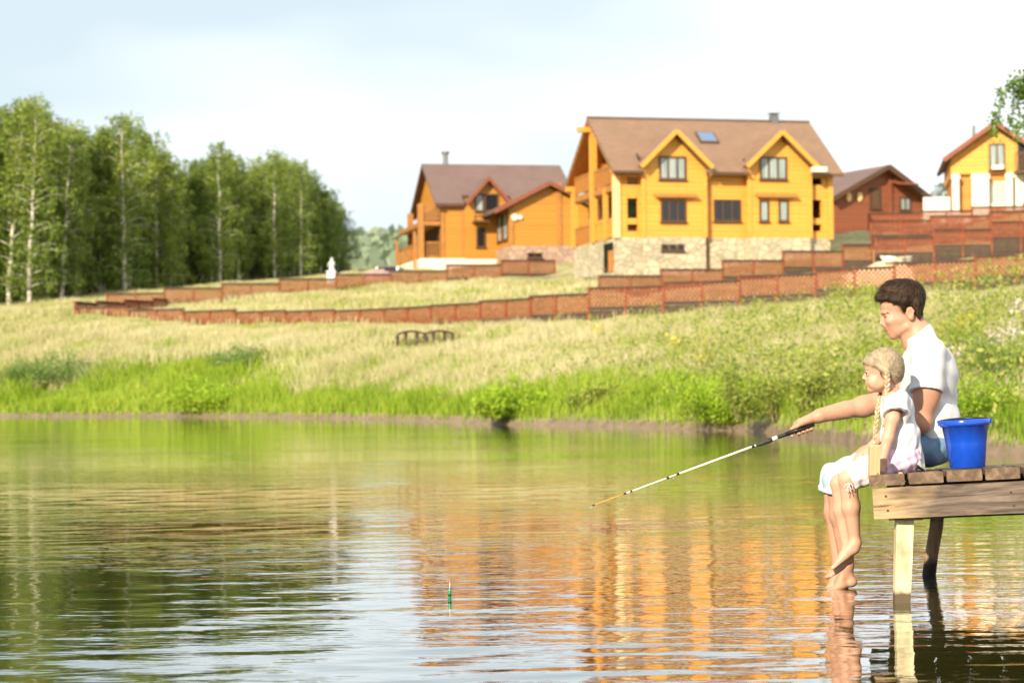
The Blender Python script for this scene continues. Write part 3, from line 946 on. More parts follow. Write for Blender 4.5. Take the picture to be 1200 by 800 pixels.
# gabled bays
for k, (x0, x1, peak, wl, wr) in enumerate(((754, 826, (793.5, 151), 752, 835), (878, 949, (910.5, 152), 870, 953))):
    yb = -0.35
    s0, s1 = S.hit(x0, 230, yb)[0], S.hit(x1, 230, yb)[0]
    sp_, zp = S.hit(*peak, yb - 0.5)
    mid = (s0 + s1) / 2
    half = (S.hit(wr, 193, yb - 0.5)[0] - S.hit(wl, 193, yb - 0.5)[0]) / 2
    zl = S.hit(wl, 193, yb - 0.5)[1]
    slope = (zp - zl) / half
    zw = zp - 0.3 - slope * (mid - s0)
    m = MB(); m.prism([(s0, zs), (s1, zs), (s1, zw), (mid, zp - 0.3), (s0, zw)], 'y', yb, Dp * 0.45)
    m.build('bay_wall', M_YLOG, big)
    m = MB(); m.box((s0 - 0.02, yb - 0.02, -2.5), (s1 + 0.02, 0.1, zs - 0.002)); m.build('bay_base', M_STONE, big)
    yk = lambda z: min(Dp / 2, max(-OV, (z - ze) / sl - OV))       # where a dormer roof line dies into the main roof
    m = MB()
    yf = yb - 0.5
    m.slab([(mid - half, yf, zl), (mid, yf, zp), (mid, yk(zp) + 0.4, zp), (mid - half, yk(zl) + 0.5, zl)], 0.16)
    m.slab([(mid, yf, zp), (mid + half, yf, zl), (mid + half, yk(zl) + 0.5, zl), (mid, yk(zp) + 0.4, zp)], 0.16)
    gr = m.build('gable_roof', M_ROOFT, big)
    m = MB()
    m.bar((mid - half - 0.02, yf - 0.03, zl - 0.1), (mid + 0.0, yf - 0.03, zp - 0.1), 0.06, 0.21, (0, 0, 1)); m.bar((mid, yf - 0.027, zp - 0.1), (mid + half + 0.02, yf - 0.027, zl - 0.1), 0.06, 0.21, (0, 0, 1))
    m.build('barge_board', M_YTRIM, gr)
    u = pxr(772, 183, 804, 211, yb) if k == 0 else pxr(890, 183.5, 922, 211, yb)
    window(big, u, yb, 2, M_CURT)
    h0 = pxr(766, 228, 816, 231, yb) if k == 0 else pxr(885, 228, 933, 231, yb)
    m = MB(); m.add([(h0[0], yb - 0.3, h0[2] + 0.03), (h0[1], yb - 0.3, h0[2] + 0.03), (h0[1], yb - 0.002, h0[3] + 0.06), (h0[0], yb - 0.002, h0[3] + 0.06), (h0[0], yb - 0.3, h0[2] - 0.05), (h0[1], yb - 0.3, h0[2] - 0.05), (h0[1], yb - 0.002, h0[3] - 0.06), (h0[0], yb - 0.002, h0[3] - 0.06)], [(0,1,2,3),(7,6,5,4),(0,4,5,1),(1,5,6,2),(2,6,7,3),(3,7,4,0)])
    m.build('window_hood', M_OTRIM, big)
    if k == 0:
        window(big, pxr(774, 234, 804, 260.5, yb), yb, 2, M_GLASSD)
        r = pxr(774, 286, 802, 294, yb)
        for i in range(3):
            w_ = (r[1] - r[0]) / 3
            window(big, (r[0] + w_ * i + 0.04, r[0] + w_ * (i + 1) - 0.04, r[2], r[3]), yb - 0.02, 0, M_GLASSD, None, 'y', -1, 0, 0.05, 'cellar_window')
    else:
        window(big, pxr(889.5, 234.5, 901, 260, yb), yb, 0, M_CURT); window(big, pxr(912, 234.5, 924, 260, yb), yb, 0, M_CURT)
    for e in (s0, s1):
        m = MB(); m.box((e - 0.11, yb - 0.05, zs), (e + 0.11, yb - 0.002, zw - 0.1)); m.build('corner_board', M_YTRIM, big)
window(big, pxr(836, 233.5, 868, 260), 0, 2, M_GLASSD)
for x in (828.5, 876):
    s_ = S.hit(x, 240)[0]; m = MB(); m.tube([(s_, -OV - 0.05, ze - 0.14), (s_, -0.08, ze - 0.5), (s_, -0.08, 0.6)], 0.05, 8); m.build('downpipe', M_OTRIM, big)
r = pxr(948.5, 196.5, 965, 202.5, -OV); m = MB(); m.box((r[0], -OV - 0.5, r[2]), (r[1], -OV - 0.15, r[3])); m.build('white_awning_box', M_PLASTER, big)
# skylight and flue on the front slope
a = S.hit(829, 160.5, 2.2)
yq = 2.3; zq = ze + sl * (yq + OV)
nrm = Vector((0, -sl, 1)).normalized()
cs = Vector((a[0], yq, zq)); ux = Vector((1, 0, 0)); uy = Vector((0, 1, sl)).normalized()
q = [cs + ux * dx + uy * dy + nrm * 0.1 for dx, dy in ((-0.5, -0.55), (0.5, -0.55), (0.5, 0.55), (-0.5, 0.55))]
m = MB(); m.slab(q, 0.12); sk = m.build('skylight', M_FRAME, roof)
M_SKYG = NT('skylight_glass'); M_SKYG.base((0.10, 0.16, 0.26)); M_SKYG.set(Roughness=0.06); M_SKYG = M_SKYG.m
q = [cs + ux * dx + uy * dy + nrm * 0.108 for dx, dy in ((-0.42, -0.47), (0.42, -0.47), (0.42, 0.47), (-0.42, 0.47))]
m = MB(); m.add(q, [(0, 1, 2, 3)]); m.build('pane', M_SKYG, sk)
c = S.hit(907, 145, Dp / 2)[0]
m = MB(); m.box((c - 0.2, Dp / 2 - 0.2, zr - 0.3), (c + 0.2, Dp / 2 + 0.2, zr + 0.3)); m.box((c - 0.26, Dp / 2 - 0.26, zr + 0.36), (c + 0.26, Dp / 2 + 0.26, zr + 0.42)); m.box((c - 0.1, Dp / 2 - 0.1, zr + 0.3), (c + 0.1, Dp / 2 + 0.1, zr + 0.36)); m.build('chimney', M_METAL, roof)

# ---------------------------------------------------------------- the amber house with the side wing
S = Site(518, 322, 130, R(12))
am = empty('log_house', S.O, S.th, 'amber log house with plum brown roof and side wing, left of the big yellow house', 'house', 'log houses on the hillside')
Dp = 9.0
Lw = S.hit(668, 300)[0]
zs = S.hit(520, 303)[1]
ze = S.hit(525, 238, -0.5)[1]; zr = S.hit(550, 192.5, Dp / 2)[1]
OV = 0.5
sl = (zr - ze) / (Dp / 2 + OV)
x_in = 0.0
m = MB(); m.box((-1.4, -0.25, -2), (Lw, Dp, zs)); m.build('plinth', M_PLASTER, am)
m = MB(); m.prism([(0, zs), (Dp, zs), (Dp, ze), (Dp / 2, zr - 0.3), (0, ze)], 'x', 0, Lw); m.build('wall', M_OLOG, am)
xl = S.hit(494, 193, Dp / 2)[0]
cut = (S.hit(544, 260, -.3)[0], S.hit(601, 260, -.3)[0])
m = MB()
for a_, b_, y_ in ((xl, cut[0], -OV), (cut[0], cut[1], .5), (cut[1], Lw + .5, -OV)):
    z_ = ze + sl * (y_ + OV); m.slab([(a_, y_, z_), (b_, y_, z_), (b_, Dp / 2, zr), (a_, Dp / 2, zr)], 0.2)
m.slab([(Lw + .5, Dp + OV, ze), (xl, Dp + OV, ze), (xl, Dp / 2, zr), (Lw + .5, Dp / 2, zr)], 0.2)
roof = m.build('roof', M_ROOFB, am)
m = MB(); m.slab([(xl + .03, -OV + .03, ze - .24), (0, -OV + .03, ze - .24), (0, Dp / 2, zr - .24), (xl + .03, Dp / 2, zr - .24)], 0.05); m.slab([(0, Dp + OV - .03, ze - .24), (xl + .03, Dp + OV - .03, ze - .24), (xl + .03, Dp / 2, zr - .24), (0, Dp / 2, zr - .24)], 0.05); m.build('soffit', M_FRAME, roof)
c = S.hit(522, 186, Dp / 2)[0]
m = MB(); m.tube([(c, Dp / 2, zr - 0.2), (c, Dp / 2, zr + 0.6)], 0.16, 12); m.tube([(c, Dp / 2, zr + 0.62), (c, Dp / 2, zr + 0.78)], 0.26, 12); m.build('chimney', M_METAL, roof)
# left porch: posts, upper balcony, back sheet coloured dark as the porch shade, lean-to roof
for (px, y) in ((481, Dp * 0.85), (493, 0.2)):
    s_ = S.hit(px, 270, y)[0]; m = MB(); m.box((s_ - .17, y - .17, zs), (s_ + .17, y + .17, ze)); m.build('post', M_OTRIM, am)
s_ = S.hit(506, 210, 0.2)[0]
m = MB(); m.box((xl + 0.5, 0.0, ze - .1), (0, 0.25, ze + .12)); m.box((xl + 0.3, Dp / 2 - .2, zr - .75), (0.02, Dp / 2 + .2, zr - .5)); m.build('porch_beam', M_YTRIM, am)
m = MB(); m.box((xl + 0.45, Dp / 2 - .15, zs), (xl + 0.75, Dp / 2 + .15, zr - .75)); m.build('post', M_OTRIM, am)
m = MB(); m.box((-0.03, 0.5, zs + .3), (-0.004, Dp - .5, ze - .1)); m.build('porch_shade_back', M_INSIDE, am)
zb = S.hit(505, 259, 0)[1]
m = MB(); m.box((-1.25, 0.1, zb - .25), (-0.035, Dp - .3, zb)); m.build('balcony_floor', M_OTRIM, am)
railing(am, (-1.2, 0.2, zb), (-0.1, 0.2, zb), 0.9, M_OTRIM, 8); railing(am, (-1.2, 0.3, zs), (-0.1, 0.3, zs), 1.0, M_OTRIM, 6)
railing(am, (-1.3, 0.4, zs), (-1.3, Dp - .4, zs), 1.0, M_OTRIM, 14)
s_ = S.hit(467.5, 270, Dp * 0.8)[0]
m = MB(); m.slab([(-1.75, 0.3, zb - .5), (-1.25, 0.3, zb - .27), (-1.25, Dp, zb - .27), (-1.75, Dp, zb - .5)], 0.09); m.build('porch_roof', M_FRAME, am)
m = MB(); m.box((-1.68, Dp * .8, zs - .8), (-1.53, Dp * .8 + .2, zb - .58)); m.build('post', M_OTRIM, am)
m = MB(); m.box((-1.68, .4, zs - .8), (-1.53, .55, zb - .58)); m.build('post', M_OTRIM, am)
# front gable
yb = -0.3
s0, s1 = S.hit(545, 260, yb)[0], S.hit(600, 260, yb)[0]
sp_, zp = S.hit(573, 206.5, yb - .45); zl = S.hit(547, 237, yb - .45)[1]
half = (S.hit(600, 237, yb - .45)[0] - S.hit(547, 237, yb - .45)[0]) / 2
mid = sp_; zw = zp - .25 - (zp - zl) / half * (mid - s0)
m = MB(); m.prism([(s0, zs), (s1, zs), (s1, zw), (mid, zp - .3), (s0, zw)], 'y', yb, Dp * .45); m.build('bay_wall', M_OLOG, am)
yk = lambda z: min(Dp / 2, max(-OV, (z - ze) / sl - OV))
m = MB(); yf = yb - .45
m.slab([(mid - half, yf, zl), (mid, yf, zp), (mid, yk(zp) + .4, zp), (mid - half, yk(zl) + .4, zl)], .15); m.slab([(mid, yf, zp), (mid + half, yf, zl), (mid + half, yk(zl) + .4, zl), (mid, yk(zp) + .4, zp)], .15)
gr = m.build('gable_roof', M_ROOFB, am)
m = MB(); m.bar((mid - half, yf - .02, zl - .1), (mid, yf - .02, zp - .1), .05, .2); m.bar((mid, yf - .017, zp - .1), (mid + half, yf - .017, zl - .1), .05, .2); m.build('barge_board', M_BTRIM, gr)
r = S.rect(556.5, 227, 584, 248, yb)
window(am, (r[0], r[0] + (r[1] - r[0]) * .38, r[2], r[3]), yb, 0, M_CURT); window(am, (r[0] + (r[1] - r[0]) * .40, r[1], r[2], r[3]), yb, 0, M_GLASSD)
window(am, S.rect(558, 267, 569, 290, yb), yb, 0, M_GLASSD)
r = S.rect(553, 254, 570, 262, yb); m = MB(); m.box((r[0], yb - .9, r[2]), (r[1], yb - .003, r[2] + .12)); m.box((r[0], yb - .9, r[2] + .12), (r[0] + .08, yb - .8, r[3])); m.box((r[1] - .08, yb - .9, r[2] + .12), (r[1], yb - .8, r[3])); m.box((r[0], yb - .9, r[3] - .08), (r[1], yb - .8, r[3] + .0)); m.build('small_balcony', M_FRAME, am)
for x in (518.5, 543):
    s_ = S.hit(x, 260)[0]; m = MB(); m.box((s_ - .1, -.06, zs), (s_ + .12, -.003, ze - .15)); m.build('corner_board', M_OTRIM, am)
# side wing: its gable faces the pond
yw = -4.0
w0 = S.hit(597, 280, yw)[0]; w1 = S.hit(690, 280, yw)[0]
zwb = S.hit(600, 288, yw)[1]; zw0 = S.hit(598, 243, yw)[1]; zw1 = S.hit(657, 212, yw)[1]
sx1 = S.hit(657, 212, yw)[0]
slw = (zw1 - zw0) / (sx1 - w0); wm = (w0 + w1) / 2; zwp = zw0 + slw * (wm - w0)
m = MB(); m.prism([(w0, zwb), (w1, zwb), (w1, zw0), (wm, zwp), (w0, zw0)], 'y', yw, 0.0); m.build('wing_wall', M_OLOG, am)
m = MB(); m.box((w0 - .04, yw - .05, -2), (w1, -.26, zwb - .002)); m.build('wing_base', M_STONEB, am)
e0 = w0 - 1.0; ze0 = zw0 - slw * 1.0 + .3
m = MB(); m.slab([(e0, yw - .5, ze0), (wm, yw - .5, zwp + .3), (wm, 1.5, zwp + .3), (e0, 1.5, ze0)], .16); m.slab([(wm, yw - .5, zwp + .3), (2 * wm - e0, yw - .5, ze0), (2 * wm - e0, 1.5, ze0), (wm, 1.5, zwp + .3)], .16)
gr = m.build('wing_roof', M_ROOFB, am)
m = MB(); m.bar((e0, yw - .52, ze0 - .1), (wm, yw - .52, zwp + .2), .05, .24); m.bar((wm, yw - .517, zwp + .2), (2 * wm - e0, yw - .517, ze0 - .1), .05, .24); m.build('barge_board', M_BTRIM, gr)
for px in (597.5, 654):
    s_ = S.hit(px, 270, yw)[0]; m = MB(); m.box((s_ - .02, yw - .07, zwb), (s_ + .22, yw - .003, zw0 + slw * (s_ - w0) - .02)); m.build('corner_board', M_OTRIM, am)
for y0, y1 in ((yw + .35, yw + 1.7), (yw + 2.05, yw + 3.4)):
    window(am, (y0, y1, zwb + .4, zw0 - .25), w0, 0, M_CURT, M_FRAME, 'x')
for px, r_ in ((603, .22), (609.5, .15)):
    q = S.hit(px, 255, yw); m = MB(); m.ball((q[0], yw - .1, q[1]), r_, 8, (1, .35, 1)); m.build('wall_lamp', M_PLASTER, am, True)
window(am, S.rect(618, 296, 635, 302, yw - .05), yw - .05, 1, M_GLASSD, None, 'y', -1, 0, .06, 'cellar_window')

# ---------------------------------------------------------------- brown house
S = Site(979, 290, 134, R(24))
br = empty('log_house', S.O, S.th, 'low dark brown log house with one broad front gable, right of the big yellow house', 'house', 'log houses on the hillside')
w0, w1 = 0.0, S.hit(1092, 280)[0]
zsb = 0.1
zL = S.hit(982, 232)[1]; sp_, zp = S.hit(1042, 193, -.6); zR = S.hit(1092, 237)[1]
m = MB(); m.box((w0, 0, -3), (w1, 12, zsb)); m.build('base', M_STONEB, br)
m = MB(); m.prism([(w0, zsb), (w1, zsb), (w1, zR), (sp_, zp - .3), (w0, zL)], 'y', 0, 12); m.build('wall', M_BLOG, br)
a0 = (S.hit(976, 231, -.6)); a1 = S.hit(1098, 236, -.6)
m = MB(); m.slab([(a0[0], -.6, a0[1]), (sp_, -.6, zp), (sp_, 12.5, zp), (a0[0], 12.5, a0[1])], .18); m.slab([(sp_, -.6, zp), (a1[0], -.6, a1[1]), (a1[0], 12.5, a1[1]), (sp_, 12.5, zp)], .18)
gr = m.build('roof', M_ROOFB, br)
m = MB(); m.bar((a0[0], -.63, a0[1] - .12), (sp_, -.63, zp - .12), .06, .28); m.bar((sp_, -.627, zp - .12), (a1[0], -.627, a1[1] - .12), .06, .34); m.build('barge_board', M_FRAME, gr)
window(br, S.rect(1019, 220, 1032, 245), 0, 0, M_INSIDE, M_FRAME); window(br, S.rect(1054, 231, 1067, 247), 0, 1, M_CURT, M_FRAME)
for px in (994, 1007):
    q = S.hit(px, 231); m = MB(); m.ball((q[0], -.08, q[1]), .22, 8, (.9, .3, 1.4)); m.build('wall_lamp', M_PALE, br, True)
r = S.rect(1043, 212, 1064, 217); m = MB(); m.slab([(r[0], -1.2, r[2]), (r[1], -1.2, r[2]), (r[1], -.002, r[3]), (r[0], -.002, r[3])], .1); m.build('porch_roof', M_BTRIM, br)
for px in (1042, 1090):
    s_ = S.hit(px, 240)[0]; m = MB(); m.box((s_ - .14, -.16, zsb), (s_ + .14, -.003, (zp - .9) if px == 1042 else zR - .1)); m.build('corner_board', M_BTRIM, br)
railing(br, (w0 + .1, -1.6, .1), (w1 * .5, -1.6, .1), 1.0, M_BTRIM, 16)
m = MB(); m.box((w0, -1.7, -.12), (w1 * .52, -.01, .08)); m.build('porch_floor', M_BTRIM, br)
for k in range(4):
    m = MB(); m.box((w0 + .2 + k * 1.0, -1.62, -3), (w0 + .4 + k * 1.0, -1.45, -.122)); m.build('post', M_BTRIM, br)

# ---------------------------------------------------------------- yellow house with white columns at the right edge
S = Site(1115, 250, 122, R(-9))
ye = empty('log_house', S.O, S.th, 'yellow gabled house on white columns cut by the right edge of the photo', 'house', 'log houses on the hillside')
zL = S.hit(1115, 186)[1]; sp_, zp = S.hit(1164, 147, -.6)
mid = S.hit(1166, 190)[0]; w1 = 2 * mid
zm = S.hit(1140, 204)[1]
slp = (zp - S.hit(1107, 188, -.6)[1]) / (sp_ - S.hit(1107, 188, -.6)[0])
m = MB(); m.prism([(0, zm), (w1, zm), (w1, zL), (mid, zL + slp * mid), (0, zL)], 'y', 0, 9); m.build('upper_wall', M_YLOG, ye)
m = MB(); m.box((0.15, 0.25, -.1), (w1 - .15, 9, zm - .003)); m.build('lower_wall', M_OLOG, ye)
m = MB(); m.box((-1.6, -.6, -3.5), (w1 + .3, 9, -.1)); m.build('plinth', M_PLASTER, ye)
m = MB(); m.box((-1.6, -.55, -.098), (-.1, -.35, .9)); m.build('parapet', M_PLASTER, ye)
zt_ = zL + slp * mid + .3
m = MB(); m.slab([(-.45, -.6, zt_ - slp * (mid + .45)), (mid, -.6, zt_), (mid, 9.5, zt_), (-.45, 9.5, zt_ - slp * (mid + .45))], .18); m.slab([(mid, -.6, zt_), (w1 + .45, -.6, zt_ - slp * (mid + .45)), (w1 + .45, 9.5, zt_ - slp * (mid + .45)), (mid, 9.5, zt_)], .18)
gr = m.build('roof', M_ROOFB, ye)
m = MB(); m.bar((-.45, -.63, zt_ - slp * (mid + .45) - .12), (mid, -.63, zt_ - .12), .06, .26); m.bar((mid, -.627, zt_ - .12), (w1 + .45, -.627, zt_ - slp * (mid + .45) - .12), .06, .26); m.build('barge_board', M_BTRIM, gr)
s_ = S.hit(1141, 160, 3)[0]; m = MB(); m.tube([(s_, 3, zt_ - 3), (s_, 3, S.hit(1141, 147, 3)[1])], .1, 10); m.build('chimney', M_METAL, gr)
window(ye, S.rect(1158.5, 168.5, 1178, 200), 0, 1, M_CURT, M_FRAME)
r = S.rect(1162, 192, 1176, 199); m = MB(); m.box((r[0], -.35, r[2]), (r[1], -.09, r[3] - .12)); m.build('window_box', M_PLASTER, ye)
for x0, x1 in ((1116, 1124), (1139, 1159), (1179, 1187), (1190, 1200)):
    a, b = S.hit(x0, 220, -.3)[0], S.hit(x1, 220, -.3)[0]
    m = MB(); m.box((a, -.3, -.097), (b, .24, zm - .006)); m.box((a - .06, -.36, zm - .3), (b + .06, -.301, zm - .1)); m.build('white_column', M_PLASTER, ye)
window(ye, S.rect(1160, 213, 1178, 240, .25), .25, 2, M_CURT, M_PLASTER)
r = S.rect(1188, 158, 1225, 203); m = MB(); m.box((r[0], -1.2, zm - .1), (r[1], -.004, zm + .08)); m.build('balcony_floor', M_FRAME, ye)
railing(ye, (r[0], -1.15, zm + .08), (r[1], -1.15, zm + .08), .95, M_FRAME, 12)
window(ye, S.rect(1192, 168, 1212, 200), 0, 1, M_GLASSD, M_FRAME, 'y', -1, 0, .085, 'balcony_door')
# ------------------------------------------------------------------ foliage
M_BIRCHLEAF = mat_leaf('birch_leaf', (0.09, 0.155, 0.024), (0.20, 0.28, 0.045), (0.40, 0.45, 0.085), 0.42, 0.5, 0.12)
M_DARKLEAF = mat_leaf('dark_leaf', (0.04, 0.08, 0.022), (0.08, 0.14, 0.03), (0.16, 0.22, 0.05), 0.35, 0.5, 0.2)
M_HAZEDLEAF = mat_leaf('far_leaf_hazed', (0.20, 0.26, 0.17), (0.24, 0.30, 0.20), (0.28, 0.34, 0.23), 0.3, 0.7, 0.05)  # pale greyish green: the haze of distance is mixed into the leaf colour
M_SHORELEAF = mat_leaf('shore_leaf', (0.20, 0.34, 0.015), (0.33, 0.48, 0.03), (0.46, 0.58, 0.06), 0.5, 0.5, 0.6)
M_WEEDLEAF = mat_leaf('weed_leaf', (0.13, 0.19, 0.022), (0.27, 0.34, 0.045), (0.48, 0.47, 0.12), 0.4, 0.5, 0.8)
M_BUSHLEAF = mat_leaf('bush_leaf', (0.10, 0.18, 0.04), (0.19, 0.29, 0.065), (0.30, 0.40, 0.12), 0.35, 0.5, 0.8)
M_DRY = mat_leaf('dry_grass_blade', (0.32, 0.32, 0.11), (0.53, 0.48, 0.24), (0.68, 0.63, 0.42), 0.4, 0.7, 0.16)
M_GREENB = mat_leaf('green_grass_blade', (0.13, 0.23, 0.012), (0.26, 0.38, 0.025), (0.44, 0.51, 0.07), 0.45, 0.6, 0.25)
M_YFLOW = mat_leaf('yellow_flower', (0.62, 0.46, 0.01), (0.75, 0.58, 0.02), (0.85, 0.70, 0.05), 0.3, 0.6)
M_WFLOW = mat_leaf('pale_seed_head', (0.55, 0.45, 0.36), (0.68, 0.60, 0.50), (0.8, 0.75, 0.66), 0.4, 0.8)
tb = NT('birch_bark')
bv = tb.coord('Object', (1.5, 1.5, 5))
bn = tb.noise(bv, 1.2, 5, 0.6)
tb.base(tb.ramp(bn, [(0.36, (0.05, 0.045, 0.04)), (0.46, (0.55, 0.51, 0.42)), (0.8, (0.74, 0.70, 0.60))])); tb.set(Roughness=0.8)
M_BARK = tb.m
M_STEM = mat_plain('stem', (0.20, 0.17, 0.07), 0.8, 0.25)


def leaves_np(C, size, rng, droop=0.0, asp=0.6):
    """one folded quad for each centre C (n,3), with sizes (n,)"""
    n = len(C)
    a = rng.normal(size=(n, 3)); a[:, 2] -= droop; a /= np.linalg.norm(a, axis=1)[:, None]
    b = rng.normal(size=(n, 3)); b -= (b * a).sum(1)[:, None] * a; b /= np.linalg.norm(b, axis=1)[:, None]
    s = size[:, None]
    tip = C + a * s * 0.5; root = C - a * s * 0.5
    l = C + b * s * 0.5 * asp; r = C - b * s * 0.5 * asp
    V = np.stack([root, l, tip, r], 1).reshape(-1, 3)
    return V, np.arange(4 * n, dtype=np.int32).reshape(-1, 4)


def birch(Hh, Rm, seed, lean=(0, 0), base=0.16, nb=64, per=95, leaf=(0.15, 0.27), bare=None):
    """returns trunk mesh, crown mesh"""
    rng = np.random.default_rng(seed)
    m = MB()
    n = 14
    wob = rng.normal(size=(n + 1, 2)) * 0.05
    cx = lambda t_: np.array([lean[0] * t_ ** 1.1 * Hh, lean[1] * t_ * Hh, t_ * Hh])
    pts = [cx(i / n) + np.array([wob[i, 0], wob[i, 1], 0]) * (1 if i else 0) for i in range(n + 1)]
    pts[0][2] = -0.6
    r0 = 0.0085 * Hh + 0.05
    m.tube(pts, [r0 * (1 - 0.93 * (i / n)) for i in range(n + 1)], 8)
    C = []
    for k in range(nb):
        t_ = base + (0.985 - base) * ((k + rng.random()) / nb)
        az = k * 2.4 + rng.normal() * 0.4
        xh = (t_ - base) / (1 - base)
        prof = min(1, .6 + 1.3 * xh) * max(0.0, 1 - xh ** 4) ** .6
        L = Rm * (0.25 + 0.95 * prof) * (0.55 + 0.6 * rng.random())
        if bare is not None and math.cos(az - bare[0]) > 0.35 and bare[1] < t_ < bare[2]: L *= 0.15
        rise = 0.55 + 0.7 * t_
        p0 = cx(t_)
        d = np.array([math.cos(az), math.sin(az), rise]); d /= np.linalg.norm(d)
        br = []
        for j in range(5):
            u = j / 4
            br.append(p0 + d * L * u + np.array([0, 0, -0.42 * L * u * u]))
        if L > 0.5: m.tube([tuple(q) for q in br], [max(0.012, r0 * 0.3 * (1 - t_ * 0.6) * (1 - 0.85 * j / 4)) for j in range(5)], 5, False)
        nl = int(per * (0.4 + L / Rm * 0.6))
        ncl = 4
        for c in range(ncl):
            u = 0.35 + 0.65 * (c + rng.random()) / ncl
            q = p0 + d * L * u + np.array([0, 0, -0.42 * L * u * u])
            q = q + rng.normal(size=3) * 0.14 * Rm * np.array([1, 1, 0.5])
            kq = nl // ncl
            sub = q + rng.normal(size=(kq, 3)) * np.array([0.062, 0.062, 0.05]) * Rm
            sub[:, 2] -= rng.exponential(0.13 * Rm, kq)
            C.append(sub)
    C = np.concatenate(C)
    V, Q = leaves_np(C, rng.uniform(leaf[0], leaf[1], len(C)), rng, 0.5)
    return m.mesh('trunk', True), np_mesh('crown', V, [Q])


VAR = []
for i in range(7):
    VAR.append(birch(14.0, 2.7, 100 + i, (RNG.normal() * 0.02, RNG.normal() * 0.02), 0.04 + 0.04 * (i % 3), 80, 140, (0.16, 0.28)))
VARD = [birch(14.0, 3.3, 200 + i, (0, 0), 0.02, 80, 135) for i in range(3)]


def put_tree(trunk, crown, px, py, Y, top, label, group, mleaf=None, name='birch_tree', ref=14.0, sxy=1.0):
    b = P(px, py, Y); z = gz(b.x, b.y)
    hgt = P(px, top, Y).z - z
    o = empty(name, (b.x, b.y, z), RNG.uniform(0, 6.28), label, 'tree', group)
    k = hgt / ref
    o.scale = (k * sxy, k * sxy, k)
    if not len(trunk.materials): trunk.materials.append(M_BARK)
    c1 = obj('trunk', trunk, None, o)
    c2 = obj('crown', crown, None, o)
    if not len(crown.materials): crown.materials.append(mleaf or M_BIRCHLEAF)
    return o


TG = 'birches of the wood on the left'
WOOD = 'leafy birch standing in the close wood behind the lattice fences on the left'
bx = lambda px: float(np.interp(px, [-200, 20, 200, 400], [372, 366, 347, 326]))
bY = lambda px: float(np.interp(px, [-200, 20, 200, 400], [118, 129, 145, 167]))
OUT = ([-140, -60, 0, 40, 62, 76, 100, 122, 150, 172, 190, 216, 232, 250, 268, 285, 305, 330, 350, 375, 396, 408],
       [100, 112, 122, 120, 130, 148, 152, 158, 132, 160, 170, 198, 188, 172, 172, 178, 186, 180, 190, 204, 232, 268])
top = lambda px: float(np.interp(px, *OUT))
# the birches with clearly visible white stems
for px, Y, lean, bare, lab in ((10, 128, (0.09, 0.0), (-PI / 2, 0.0, 0.8), 'front birch with a white stem leaning right, nearest the left edge of the photo'),
                               (146, 138, (-0.004, 0.0), (-PI / 2, 0.25, 0.85), 'tall birch with the brightest straight white stem and a thin high top'),
                               (72, 133, (0.07, 0.0), (-PI / 2, 0.15, 0.7), 'birch with a thin leaning white stem left of the tall bright stemmed birch'),
                               (34, 127, (0.05, 0.0), (-PI / 2, 0.3, 0.9), 'slim white stemmed birch just right of the birch nearest the left edge'),
                               (118, 139, (0.03, 0.0), (-PI / 2, 0.2, 0.75), 'birch with a dim slanting stem close left of the tall bright stemmed birch'),
                               (258, 150, (0.0, 0.0), (-PI / 2, 0.35, 0.9), 'birch with a white upper stem in the middle of the wood'),
                               (322, 157, (0.01, 0.0), (-PI / 2, 0.4, 0.9), 'birch with a pale upper stem left of the birch at the end of the wood'),
                               (352, 158, (0.02, 0.0), (-PI / 2, 0.2, 0.7), 'birch with a short white stem showing near the right end of the wood')):
    tr, cr = birch(14.0, 2.5, int(px) + 7, lean, 0.08, 74, 118, bare=bare)
    o = put_tree(tr, cr, px, bx(px), Y, top(px + lean[0] * 300) - 4, lab, TG)
    o.rotation_euler = (0, 0, 0)
for i, px in enumerate((-190, -150, -112, -75, -40, -12, 26, 50, 66, 90, 108, 122, 166, 184, 200, 214, 232, 248, 264, 280, 296, 312, 328, 342, 362, 376, 388, 397)):
    tr, cr = VAR[i % 7]
    put_tree(tr, cr, px, bx(px) - 1, bY(px) + RNG.uniform(1, 6), top(px) + RNG.uniform(0, 16), WOOD, TG, sxy=RNG.uniform(1.0, 1.3))
for i, px in enumerate((-170, -130, -90, -55, -22, 14, 40, 60, 84, 104, 128, 156, 178, 194, 208, 226, 242, 258, 274, 290, 306, 322, 336, 350, 368, 382)):
    tr, cr = VARD[i % 3]
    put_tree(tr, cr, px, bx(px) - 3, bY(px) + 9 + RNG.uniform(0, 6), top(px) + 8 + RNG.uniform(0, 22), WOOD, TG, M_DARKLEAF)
for i, px in enumerate((0, 58, 96, 132, 172, 205, 222, 246, 270, 300, 318, 345, 372, 400)):
    tr, cr = VARD[(i + 1) % 3]
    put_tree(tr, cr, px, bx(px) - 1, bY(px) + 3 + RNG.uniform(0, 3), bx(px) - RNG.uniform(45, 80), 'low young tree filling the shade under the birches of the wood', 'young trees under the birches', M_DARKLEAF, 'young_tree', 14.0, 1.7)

# trees behind the brown house
tr, cr = VARD[0]
put_tree(tr, cr, 1108, 236, 175, 214, 'small green treetop between the brown house and the house with white columns', None, M_DARKLEAF, 'tree', 14.0, 2.2)

